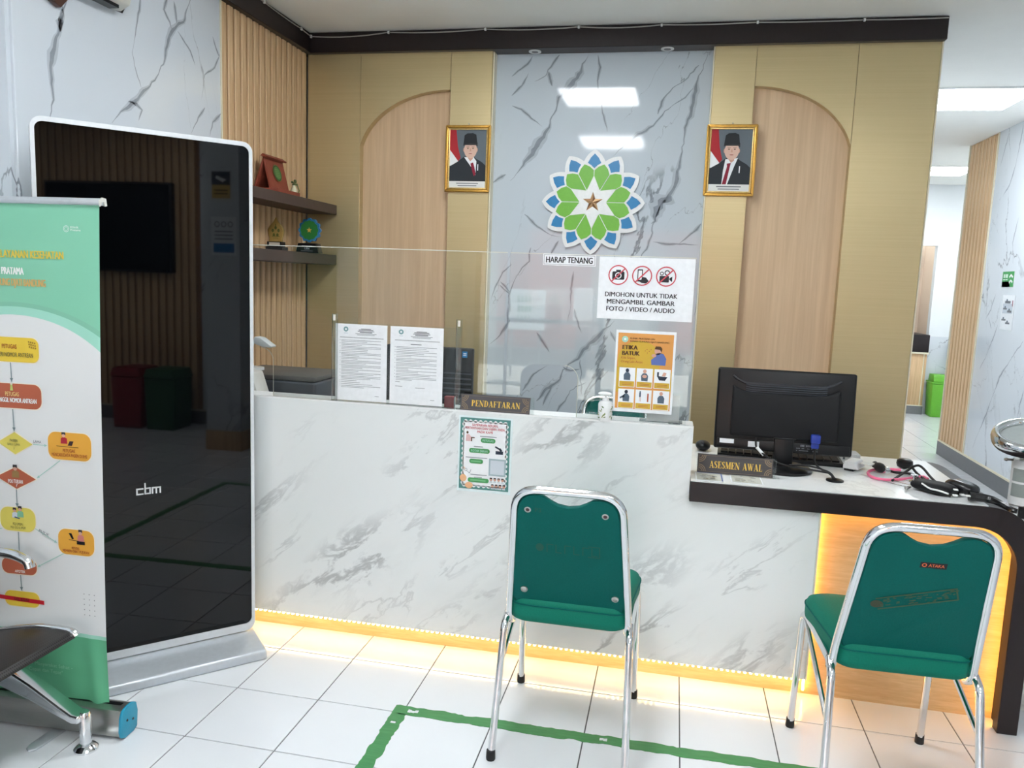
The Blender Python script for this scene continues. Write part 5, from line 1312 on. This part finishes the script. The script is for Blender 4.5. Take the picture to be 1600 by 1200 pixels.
for yy in (ly, ly-1.5):
    P_ = [(-.80, .018+.10), (-.76, .14), (-.66, .235), (-.56, .255), (-.50, .235), (-.40, .188), (-.30, .132), (-.262, .112), (-.236, .110)]
    top = [(x, z+.006) for x, z in P_]; bot = [(x, z-(.016+.055*max(0, 1-abs(x+.56)/.32))) for x, z in P_[::-1]]
    lg = build('leg', MB().prism(top+bot, 'y', yy-.030, yy+.022), M_CHROME, t, bevel=.006, seg=3)
    for x in (-.236, -.80):
        build('foot', MB().lathe([(.034, .0005), (.034, .006), (.026, .014), (.014, .019), (.014, .022), (.0165, .024), (.0165, .112), (.012, .120), (.002, .122)], (x, yy, 0), 20), M_CHROME, lg)
build('beam', MB().box(-.61, -.55, -2.45, -.72, .255, .295), M_BLACKM, t, bevel=.006)

# ================================================================== FLOOR TAPE
def ragged(p, q, w, seed, step=.012):
    """strip with ragged edges, as two edge lists"""
    rr_ = random.Random(seed); p = Vector(p); q = Vector(q); d = (q-p); L = d.length; d.normalize(); n = Vector((-d.y, d.x, 0)); k = int(L/step)
    e1 = []; e2 = []; w1 = w2 = 0
    for i in range(k+1):
        s = L*i/k; w1 = .55*w1+rr_.uniform(-.0026, .0026); w2 = .55*w2+rr_.uniform(-.0026, .0026)
        if rr_.random() < .05: w1 += rr_.choice((-.006, .003))
        if rr_.random() < .05: w2 += rr_.choice((-.006, .003))
        e1.append(p+d*s+n*(w/2+w1)); e2.append(p+d*s-n*(w/2+w2))
    return e1, e2
m, nt, b = nodes('green_tape')
tc = nt.nodes.new('ShaderNodeTexCoord'); v = tc.outputs['Object']
nb_ = noise(nt, v, 60, 5, 0, .7); nc_ = noise(nt, mapping(nt, v, sc=(14, 120, 1)), 1, 4)
nt.links.new(mixc(nt, nc_.outputs['Fac'], rgb((42, 118, 66)), rgb((78, 150, 92))), b.inputs['Base Color']); b.inputs['Roughness'].default_value = .5
tp = thing('floor_tape', 'worn green tape square marking the standing spot on the white floor', 'tape', (1.4, -.4, 0))
def strip(name, p, q, w, seed, holes):
    e1, e2 = ragged(p, q, w, seed); b_ = MB(); n = len(e1); h = .0012
    rr_ = random.Random(seed+50)
    for i in range(n-1):
        gap = None
        for s, l in holes:
            if s <= i < s+l: gap = (.25+.06*((i*7) % 3), .60+.05*((i*5) % 3))
        segs = [(0, 1)] if gap is None else [(0, gap[0]), (gap[1], 1)]
        for u0, u1 in segs:
            A, B_, C_, D_ = e1[i].lerp(e2[i], u0), e1[i+1].lerp(e2[i+1], u0), e1[i+1].lerp(e2[i+1], u1), e1[i].lerp(e2[i], u1)
            k = [Vector((v_.x, v_.y, z)) for z in (.0003, h) for v_ in (A, B_, C_, D_)]
            b_.add(k, [(4, 5, 6, 7), (0, 3, 2, 1), (0, 1, 5, 4), (1, 2, 6, 5), (2, 3, 7, 6), (3, 0, 4, 7)])
    build(name, b_, m, tp, flat=True, recalc=True)
strip('front_strip', (.566, -.284, 0), (2.02, -.284, 0), .05, 3, ((4, 3), (57, 2)))
strip('side_strip', (.592, -.306, 0), (.592, -1.25, 0), .05, 9, ((4, 1),))
strip('side_strip', (2.0, -.305, 0), (2.0, -1.25, 0), .05, 12, ())
strip('rear_strip', (.56, -1.27, 0), (2.02, -1.27, 0), .05, 14, ())

# ================================================================== ON THE LOWER DESK
ZW = .7688
t = thing('desk_monitor', 'black computer monitor seen from behind on the lower desk', 'monitor', (1.83, .42, ZW))
x0, x1, z0, z1, yf = 1.575, 2.066, .835, 1.140, .385
tilt = Matrix.Translation((0, yf, z0)) @ Matrix.Rotation(radians(-5), 4, 'X') @ Matrix.Translation((0, -yf, -z0))
build('housing', MB().box(x0, x1, yf, yf+.030, z0, z1).tf(tilt), M_BLACK, t, bevel=.008, seg=3)
# raised back with a scooped, ribbed top edge
cx0, cx1 = x0+.055, x1-.055
hb = MB(); n = 24; P_ = []
for i in range(n+1):
    u = i/n; x = cx0+(cx1-cx0)*u; e = min(u, 1-u)*2
    P_.append((x, z1-.060-.026*min(1, e/.28)**.7))
pr = [(cx0, z0+.052), (cx1, z0+.052)]+[(x, z) for x, z in P_[::-1]]
build('rear_cover', MB().prism(pr, 'y', yf-.024, yf-.0005).tf(tilt), M_BLACKM, t, bevel=.010, seg=3)
rb = MB()
for k in range(5):
    path = [(x, yf-.012+(k-2)*.001, z+.024-k*.0078+.008*(abs((x-(cx0+cx1)/2)/(cx1-cx0)*2)**6)) for x, z in P_[3:-3]]
    rb.tube(path, .0021, 5)
build('vent_ribs', rb.tf(tilt), M_GREY, t)
P2 = [(x, yf-.008, z+.031) for x, z in P_]
build('cover_lip', MB().tube(P2, .0045, 6).tf(tilt), mat('monitor_lip', (48, 50, 56), .3), t)
build('lower_bar', MB().box(x0+.01, x1-.01, yf-.006, yf-.0005, z0+.004, z0+.040).tf(tilt), M_BLACK, t, bevel=.002)
for u, v, w_, h_ in ((.02, .022, .052, .016), (.123, .014, .04, .021)): build('label_sticker', MB().box(x0+u, x0+u+w_, yf-.0078, yf-.0064, z0+v, z0+v+h_).tf(tilt), M_PAPER, t)
fp_ = MB(); rr = random.Random(5)
for i in range(16):
    for j in range(3):
        if rr.random() < .75: fp_.box(x0+.295+i*.0048, x0+.2985+i*.0048, yf-.0074, yf-.0063, z0+.012+j*.008, z0+.015+j*.008+(.004 if j == 2 else 0))
build('port_markings', fp_.tf(tilt), I_GREY, t)
sx_ = (x0+x1)/2+.005
build('stand_neck', MB().box(sx_-.034, sx_+.034, yf-.012, yf+.022, ZW+.012, z0+.068).box(sx_-.040, sx_+.040, yf-.018, yf-.010, z0+.052, z0+.060), M_BLACK, t, bevel=.004)
build('stand_foot', MB().lathe([(.108, ZW+.0003), (.108, ZW+.008), (.098, ZW+.016), (.04, ZW+.019)], (sx_+.0, yf+.01, 0), 36), M_BLACK, t)
build('video_plug', MB().box(x1-.153, x1-.120, yf-.046, yf-.0245, z0+.050, z0+.082).box(x1-.150, x1-.123, yf-.040, yf-.028, z0+.03, z0+.05), mat('plug_blue', (28, 54, 150), .4), t, bevel=.004)
gx, gy = 1.993, .279
cb = MB().tube(fillet([(x1-.136, yf-.034, z0+.03), (x1-.134, yf-.03, z0-.02), (x1-.118, yf-.05, ZW+.028), (gx-.01, gy+.03, ZW+.022), (gx, gy, ZW+.006)], .04, 6), .0038, 7)
cb.tube(fillet([(x0+.148, yf-.012, z0+.052), (x0+.150, yf-.03, z0+.012), (sx_-.02, yf-.075, ZW+.036), (sx_+.06, gy+.03, ZW+.03), (gx-.012, gy+.012, ZW+.024), (gx-.006, gy, ZW+.006)], .05, 6), .0038, 7)
cb.tube(fillet([(sx_+.02, yf-.04, ZW+.03), (sx_+.07, yf-.055, ZW+.038), (gx-.03, gy+.035, ZW+.03), (gx+.004, gy-.002, ZW+.006)], .05, 6), .0034, 7)
build('cable', cb, M_RUBBER, t)
build('cable_tie', MB().tube([(x0+.152, yf-.032, z0+.020), (x0+.178, yf-.042, z0-.006)], .006, 8), M_WHITE, t)
t = thing('keyboard', 'black keyboard lying behind the desk monitor', 'keyboard', (1.84, .6, ZW), radians(-4))
build('body', MB().box(-.235, .235, -.075, .075, 0, .016).tf(Matrix.Translation((0, 0, .0))), M_BLACK, t, world=False, bevel=.004)
kb_ = MB()
for j in range(5):
    for i in range(15): kb_.box(-.222+i*.0296, -.222+i*.0296+.026, -.062+j*.026, -.062+j*.026+.022, .0162, .023)
build('keys', kb_, M_BLACKM, t, world=False, kind='stuff')
p = at_z(1098, 704, ZW)
t = thing('computer_mouse', 'small black mouse left of the desk monitor', 'mouse', (p.x, p.y, ZW))
build('shell', MB().ball((p.x, p.y+.01, ZW+.0205), .030, .05, .020, 18, 10), M_BLACK, t)
build('wheel', MB().lathe([(.008, -.003), (.008, .003)], (p.x, p.y-.018, ZW+.036), 10, 'x'), M_GREY, t)
# leaflets lying by the name plate
for (xa, xb, ya, yb_, lab, cl_) in ((1.508, 1.60, .118, .232, 'small printed leaflet lying flat left of the other by the ASESMEN AWAL plate', 0), (1.628, 1.735, .125, .242, 'small printed leaflet lying flat right of the other by the ASESMEN AWAL plate', 1)):
    t = thing('leaflet', lab, 'leaflet', ((xa+xb)/2, (ya+yb_)/2, ZW))
    build('paper', MB().box(xa, xb, ya, yb_, ZW+.0003, ZW+.001), M_PAPER, t)
    a = Art((xa, ya, ZW+.0011), (1, 0, 0), (0, 1, 0)); rr = random.Random(6+cl_); w_, h_ = xb-xa, yb_-ya
    a.rect(.004, .004, w_-.004, h_-.004, ink('leaf_tint', (206, 206, 196) if cl_ == 0 else (226, 224, 214)), 1)
    for i in range(26):
        x, z = rr.uniform(.006, w_-.03), rr.uniform(.008, h_-.02)
        a.rect(x, z, x+rr.uniform(.006, .02), z+rr.uniform(.002, .007), rr.choice((ink('leaf_tan', (186, 172, 140)), I_GREY, ink('leaf_olive', (160, 152, 120)))), 2)
    if cl_ == 0: a.rect(w_-.004, 0, w_, h_, I_PERI, 3).rect(0, h_-.004, w_, h_, I_PERI, 3)
    a.build('printed_artwork', t)
p = at_z(1331, 735, ZW)
t = thing('white_adapter', 'small white stepped plug adapter on the desk right of the monitor', 'adapter', (p.x, p.y, ZW))
build('body', MB().prism([(-.028, .008), (.026, .008), (.026, .012), (.012, .036), (-.024, .036), (-.024, .026), (-.028, .024)], 'y', -.02, .07).tf(Matrix.Translation((p.x, p.y, ZW)) @ Matrix.Rotation(radians(-28), 4, 'Z')), M_WHITE, t, bevel=.002)
build('black_foot', MB().box(-.024, .01, -.018, .05, 0.0003, .0078).tf(Matrix.Translation((p.x, p.y, ZW)) @ Matrix.Rotation(radians(-28), 4, 'Z')), M_BLACK, t)
build('flap', MB().prism([(.0262, .030), (.065, .026), (.065, .030), (.0262, .034)], 'y', .0, .06).tf(Matrix.Translation((p.x, p.y, ZW)) @ Matrix.Rotation(radians(-28), 4, 'Z')), M_OFFWHITE, t)
p = at_z(1322, 720, ZW)
t = thing('grey_box', 'pale grey little box behind the right foot of the desk monitor', 'box', (p.x, .66, ZW))
build('box', MB().box(p.x-.03, p.x+.045, .62, .70, ZW, ZW+.034), mat('pale_grey', (186, 186, 184), .5), t, bevel=.003)
build('slot', MB().box(p.x-.02, p.x-.012, .6185, .6198, ZW+.012, ZW+.022), M_GREY, t)

def wk(x, y, dz=.0): p = at_z(x, y, ZW+dz); return Vector((p.x, p.y, ZW+dz))
def C7(x, y, dz=.006): return wk(1320+x/5.714, 660+y/5.714, dz)
M_PINK = mat('pink_tube', (240, 112, 150), .4)
t = thing('stethoscope', 'pink stethoscope coiled on the right end of the lower desk', 'stethoscope', tuple(C7(400, 480, 0)))
build('tube', MB().tube(smooth_path([C7(500, 425), C7(400, 418), C7(290, 418), C7(225, 432), C7(208, 455), C7(240, 485), C7(320, 508), C7(430, 512), C7(560, 500), C7(690, 485), C7(740, 505)], 6), .0052, 8), M_PINK, t)
build('binaural', MB().tube(smooth_path([C7(320, 520, .004), C7(430, 548, .004), C7(520, 570, .005), C7(580, 575, .006)]), .0022, 6).tube(smooth_path([C7(440, 515, .004), C7(520, 545, .004), C7(590, 560, .006)]), .0022, 6).tube(smooth_path([C7(520, 525, .004), C7(590, 510, .012), C7(660, 515, .012), C7(700, 540, .006)]), .0022, 6), M_CHROME, t)
c1 = C7(615, 545, 0)
build('chest_piece', MB().lathe([(.019, ZW+.0005), (.021, ZW+.006), (.016, ZW+.011), (.006, ZW+.014), (.006, ZW+.024), (.013, ZW+.028), (.013, ZW+.032)], (c1.x, c1.y, 0), 20), M_CHROME, t)
c1 = C7(548, 603, 0)
build('ear_tip', MB().tube([C7(585, 575, .007), C7(548, 600, .007)], .0035, 8).ball((c1.x, c1.y, ZW+.0075), .007, .007, .007), M_STEEL, t)
t = thing('blood_pressure_cuff', 'black blood pressure cuff with bulb and tubes at the desk end', 'blood pressure cuff', tuple(C7(780, 620, 0)))
def axis_lathe(p, q, prof, n=16):
    d = (q-p); L = d.length
    return MB().lathe([(r, s*L) for r, s in prof], (0, 0, 0), n).tf(Matrix.Translation(p) @ d.normalized().to_track_quat('Z', 'Y').to_matrix().to_4x4())
build('bulb', axis_lathe(C7(262, 372, .022), C7(350, 425, .018), [(.006, 0), (.013, .06), (.010, .16), (.012, .25), (.017, .45), (.018, .65), (.013, .9), (.007, 1)]), M_RUBBER, t)
build('valve', axis_lathe(C7(352, 427, .017), C7(400, 430, .014), [(.010, 0), (.013, .2), (.013, .6), (.006, .7), (.006, 1)]), M_CHROME, t)
g1 = C7(530, 408, .0)
build('gauge', MB().lathe([(.010, ZW+.001), (.026, ZW+.006), (.030, ZW+.018), (.028, ZW+.030), (.020, ZW+.036), (.002, ZW+.036)], (g1.x, g1.y, 0), 22), M_BLACK, t)
build('tube', MB().tube(smooth_path([C7(395, 432, .012), C7(460, 448, .006), C7(560, 455, .006), C7(620, 470, .006), C7(680, 520, .006), C7(740, 560, .010)]), .0046, 7)
      .tube(smooth_path([C7(425, 518, .006), C7(480, 480, .008), C7(560, 430, .018), C7(610, 395, .030), C7(660, 385, .034), C7(705, 415, .026), C7(760, 480, .014), C7(820, 540, .012)]), .0046, 7)
      .tube(smooth_path([C7(600, 400, .02), C7(640, 450, .008), C7(700, 500, .006), C7(770, 560, .008)]), .0046, 7), M_RUBBER, t)
cc = C7(790, 625, 0)
def lump(c, L, Wd, Hh, ang, seed, p_=2.6):
    b_ = MB().ball((0, 0, 0), 1, 1, 1, 26, 14); rr_ = random.Random(seed); ph = [rr_.uniform(0, 6) for _ in range(4)]
    for v_ in b_.v:
        s = (abs(v_.x)**p_+abs(v_.y)**p_+abs(v_.z)**p_)**(1/p_); v_ /= max(s, .3)
        v_ *= 1+.05*sin(4*v_.x+ph[0])+.05*sin(5*v_.y+ph[1])
        v_.x *= L; v_.y *= Wd; v_.z = max(.0005, Hh*1.02+v_.z*Hh)
    return b_.tf(Matrix.Translation(c) @ Matrix.Rotation(ang, 4, 'Z'))
build('cuff', lump(cc, .072, .042, .019, radians(-42), 2), M_BLACKM, t, smooth=60)
build('cuff_trim', MB().tube(smooth_path([C7(690, 545, .036), C7(760, 590, .038), C7(840, 610, .038), C7(925, 640, .034)]), .003, 6), M_WHITE, t)
c2 = C7(1040, 635, 0)
build('cuff_flap', lump(c2, .055, .04, .023, radians(-62), 5, 2.2), mat('shiny_black', (24, 24, 27), .22, bump=.5, vs=40), t, smooth=60)
tl = MB(); P_ = smooth_path([C7(1110, 660, .019), C7(1210, 672, .018), C7(1310, 690, .016), C7(1400, 730, .013), C7(1480, 775, .011), C7(1540, 795, .009)], 5)
build('strap_tail', MB().tube(P_, [.016*(1-.55*i/len(P_)) for i in range(len(P_))], 8), mat('shiny_black', (24, 24, 27), .22), t)
b_ = MB()
for (u, v_) in ((990, 600), (985, 650), (1050, 645), (1100, 655)):
    q = C7(u, v_, .046); b_.box(q.x-.006, q.x+.006, q.y-.006, q.y+.006, q.z-.002, q.z+.0015)
build('print_mark', b_, M_WHITE, t)

# ================================================================== COLUMN SCALE behind the right end of the desk
sc0 = Vector((2.66, .44, 0))
t = thing('column_scale', 'white column weighing scale with chrome ringed round dial at the right edge', 'scale', tuple(sc0))
build('platform', MB().box(sc0.x-.02, sc0.x+.30, sc0.y-.18, sc0.y+.2, .03, .075).box(sc0.x, sc0.x+.28, sc0.y-.16, sc0.y+.18, .0, .03), M_OFFWHITE, t, bevel=.01)
build('column', MB().lathe([(.036, .075), (.036, .70), (.043, .705), (.043, .86), (.040, .866), (.02, .868), (.02, .93)], (sc0.x, sc0.y, 0), 24), M_WHITE, t)
lb = MB()
for z0_, z1_ in ((.735, .782), (.790, .836)):
    vs = []
    for z in (z0_, z1_):
        for k in range(9): an = radians(195+k*9); vs.append((sc0.x+.0438*cos(an), sc0.y+.0438*sin(an), z))
    lb.add(vs, [(k, k+1, 10+k, 9+k) for k in range(8)])
build('data_label', lb, mat('label_grey', (150, 158, 154), .5), t)
build('knob', MB().lathe([(.004, -.072), (.007, -.064), (.004, -.058), (.004, -.042)], (sc0.x, sc0.y, .862), 10, 'x'), M_STEEL, t)
build('bracket', MB().box(sc0.x-.02, sc0.x+.03, sc0.y-.045, sc0.y-.03, .66, .70), M_BLACK, t, bevel=.002)
TM = Matrix.Translation((sc0.x+.004, sc0.y, .944)) @ Matrix.Rotation(radians(17), 4, 'X') @ Matrix.Rotation(radians(-9), 4, 'Y')
build('dial_housing', MB().lathe([(.03, -.05), (.075, -.04), (.112, -.016), (.116, -.002)], (0, 0, 0), 36).tf(TM), M_OFFWHITE, t)
rg = [(.117, -.02), (.121, -.012), (.122, .004), (.118, .018), (.108, .026), (.098, .024), (.092, .014), (.092, .004), (.110, -.018)]
k_ = MB(); n = 40; vs = []; fs = []
for (r_, z_) in rg:
    for j in range(n): vs.append((r_*cos(2*pi*j/n), r_*sin(2*pi*j/n), z_))
for i in range(len(rg)):
    for j in range(n): fs.append((i*n+j, i*n+(j+1) % n, ((i+1) % len(rg))*n+(j+1) % n, ((i+1) % len(rg))*n+j))
build('chrome_ring', k_.add(vs, fs).tf(TM), M_CHROME, t, smooth=60)
build('dial_face', MB().lathe([(.0915, .002), (.0915, .006)], (0, 0, 0), 36).tf(TM), mat('dial_grey', (176, 184, 184), .12), t)
build('hub', MB().lathe([(.009, .0065), (.007, .014), (.002, .016)], (0, 0, 0), 14).tf(TM), M_CHROME, t)

# ================================================================== CORRIDOR THINGS
t = thing('green_bin', 'lime green flip-top waste bin against the far corridor wall', 'bin', (4.58, 7.42, 0))
bb = MB(); vs = []
for z, s in ((.0, .88), (.40, 1.0)): vs += [(4.59+sx*.145*s, 7.555+sy*.12*s, z) for sx, sy in ((-1, -1), (1, -1), (1, 1), (-1, 1))]
bb.add(vs, [(0, 3, 2, 1), (4, 5, 6, 7), (0, 1, 5, 4), (1, 2, 6, 5), (2, 3, 7, 6), (3, 0, 4, 7)])
M_LIMEB = mat('bin_green', (104, 182, 52), .4)
build('body', bb, M_LIMEB, t, bevel=.01)
build('lid', MB().box(4.44, 4.74, 7.43, 7.68, .401, .42).prism([(7.445, .421), (7.665, .421), (7.635, .505), (7.475, .505)], 'x', 4.46, 4.72), M_LIMEB, t, bevel=.006)
t = thing('wall_basin', 'white wall basin on the far wall, half hidden behind the corridor slats', 'basin', (4.9, 7.6, .8))
build('rim', MB().box(4.645, 5.2, 7.40, 7.695, .86, .90), M_WHITE, t, bevel=.006)
build('apron', MB().box(4.66, 5.18, 7.44, 7.695, .60, .8595), M_GREY, t, bevel=.01)
t = thing('folded_bag', 'dark bag lying on the white wall basin in the corridor', 'bag', (4.75, 7.55, .90))
build('bag', lump(Vector((4.80, 7.55, .901)), .15, .09, .045, 0, 3), mat('bag_olive', (96, 92, 78), .7), t, smooth=60); build('flap', lump(Vector((4.80, 7.53, .985)), .12, .06, .02, 0, 7), M_BLACKM, t, smooth=60)
t = thing('far_notice', 'yellow and white notice on the far wall beside the corridor slats', 'notice', (4.76, 7.7, 1.12))
build('paper', MB().box(4.66, 4.88, 7.7165, 7.7185, 1.12, 1.43), M_PAPER, t)
a = Art((4.66, 7.716, 1.12)); rr = random.Random(9)
for i in range(5):
    for j in range(3): a.ell(.03+j*.05, .05+i*.055, .014, .016, rr.choice((I_YELLOW, I_GOLD, I_SLATE, I_GREY)), 1, 12)
a.build('printed_artwork', t)
# notices on the right corridor wall (plane x = XR, facing -x: U runs towards the viewer)
def side_notice(name, label, y0, y1, z0, z1, paint, cat='notice'):
    t = thing(name, label, cat, (XR, (y0+y1)/2, z0))
    build('paper', MB().box(XR-.003, XR-.0005, y0, y1, z0, z1), M_PAPER, t)
    a = Art((XR-.0035, y1, z0), (0, -1, 0), (0, 0, 1)); paint(a, y1-y0, z1-z0); a.build('printed_artwork', t)
EG = ink('exit_green', (70, 160, 90))
def pg(a, w, h):
    a.rect(0, 0, w, h, EG, 1).rect(.02, .05, w*.48, h-.02, ink('exit_pale', (210, 232, 214)), 2).line((w*.27, .05), (w*.27, h-.02), .008, EG, 3).line((.02, h*.55), (w*.48, h*.55), .008, EG, 3)
    for p_, q_ in (((.62, .62), (.74, .78)), ((.74, .78), (.9, .62)), ((.62, .25), (.74, .42)), ((.74, .42), (.92, .3))): a.line((p_[0]*w, p_[1]*h), (q_[0]*w, q_[1]*h), .016, I_WHITE, 2)
    a.rect(0, 0, w*.7, .04, I_WHITE, 1)
side_notice('exit_sign', 'small green and white pictogram sign high on the right corridor wall', 3.86, 4.07, 1.52, 1.635, pg, 'sign')
def ps(a, w, h):
    for (u, v, ww, hh) in ((.25, .76, .45, .07), (.15, .58, .3, .05), (.5, .50, .35, .06), (.1, .26, .35, .05), (.45, .17, .35, .05)):
        a.rect(u*w, v*h, (u+ww)*w, (v+hh)*h, I_GREY, 2).rect((u+.1)*w, (v+hh)*h, (u+.2)*w, (v+hh+.05)*h, I_SLATE, 2)
    a.rect(.1*w, .47*h, .9*w, .75*h, I_PALE, 1).rect(.85*w, .68*h, .9*w, .85*h, I_MAROON, 2)
side_notice('instruction_sheet', 'white instruction sheet with small grey pictures below the green sign', 3.80, 4.02, 1.20, 1.46, ps)
# seen only as dim reflections in the tall display
t = thing('wall_television', 'black wall television on the slatted right wall, seen reflected in the display', 'television', (XR-.05, -2.6, 1.5))
build('housing', MB().box(XR-.07, XR-.006, -4.0, -2.74, 1.38, 2.18), M_BLACK, t, bevel=.008); build('screen', MB().box(XR-.0725, XR-.0702, -3.98, -2.76, 1.40, 2.16), M_SCREEN, t)
for y, c_, lab in ((-3.01, (150, 40, 48), 'red pedal bin by the slatted right wall, seen reflected in the display'), (-2.69, (40, 92, 52), 'dark green pedal bin by the slatted right wall, seen reflected in the display')):
    t = thing('pedal_bin', lab, 'bin', (XR-.25, y, 0), 0, 'reflected bins')
    mm = mat('bin_%d' % c_[0], c_, .45)
    build('body', MB().prism([(y-.13, .0), (y+.13, .0), (y+.15, .46), (y-.15, .46)], 'x', XR-.38, XR-.1), mm, t, bevel=.01); build('lid', MB().prism([(y-.155, .461), (y+.155, .461), (y+.12, .54), (y-.12, .54)], 'x', XR-.39, XR-.09), mm, t, bevel=.008)

t = thing('camera_notice', 'yellow security camera notice on the marble pillar, seen reflected in the display', 'notice', (2.899, -1.78, 1.97))
build('paper', MB().box(2.8965, 2.899, -1.85, -1.70, 1.97, 2.17), I_GOLD, t)
Art((2.896, -1.70, 1.97), (0, -1, 0), (0, 0, 1)).rect(.0, .1, .15, .2, I_NAVY, 1).poly([(.03, .14), (.11, .17), (.12, .15), (.06, .12)], I_WHITE, 2).rect(.02, .03, .13, .04, I_BROWN, 1).rect(.02, .055, .13, .065, I_BROWN, 1).build('printed_artwork', t)
t = thing('pillar_notice', 'white and blue prohibition notice on the marble pillar, seen reflected in the display', 'notice', (2.899, -1.76, 1.54))
build('paper', MB().box(2.8965, 2.899, -1.86, -1.65, 1.54, 1.83), M_PAPER, t)
a = Art((2.896, -1.65, 1.54), (0, -1, 0), (0, 0, 1)); a.rect(.02, .02, .19, .09, I_BLUE, 1)
for i in range(3): a.ring(.05+i*.055, .235, .016, .021, I_BLACK, 1); a.rect(.03, .12+i*.028, .18, .128+i*.028, I_GREY, 1)
a.build('printed_artwork', t)
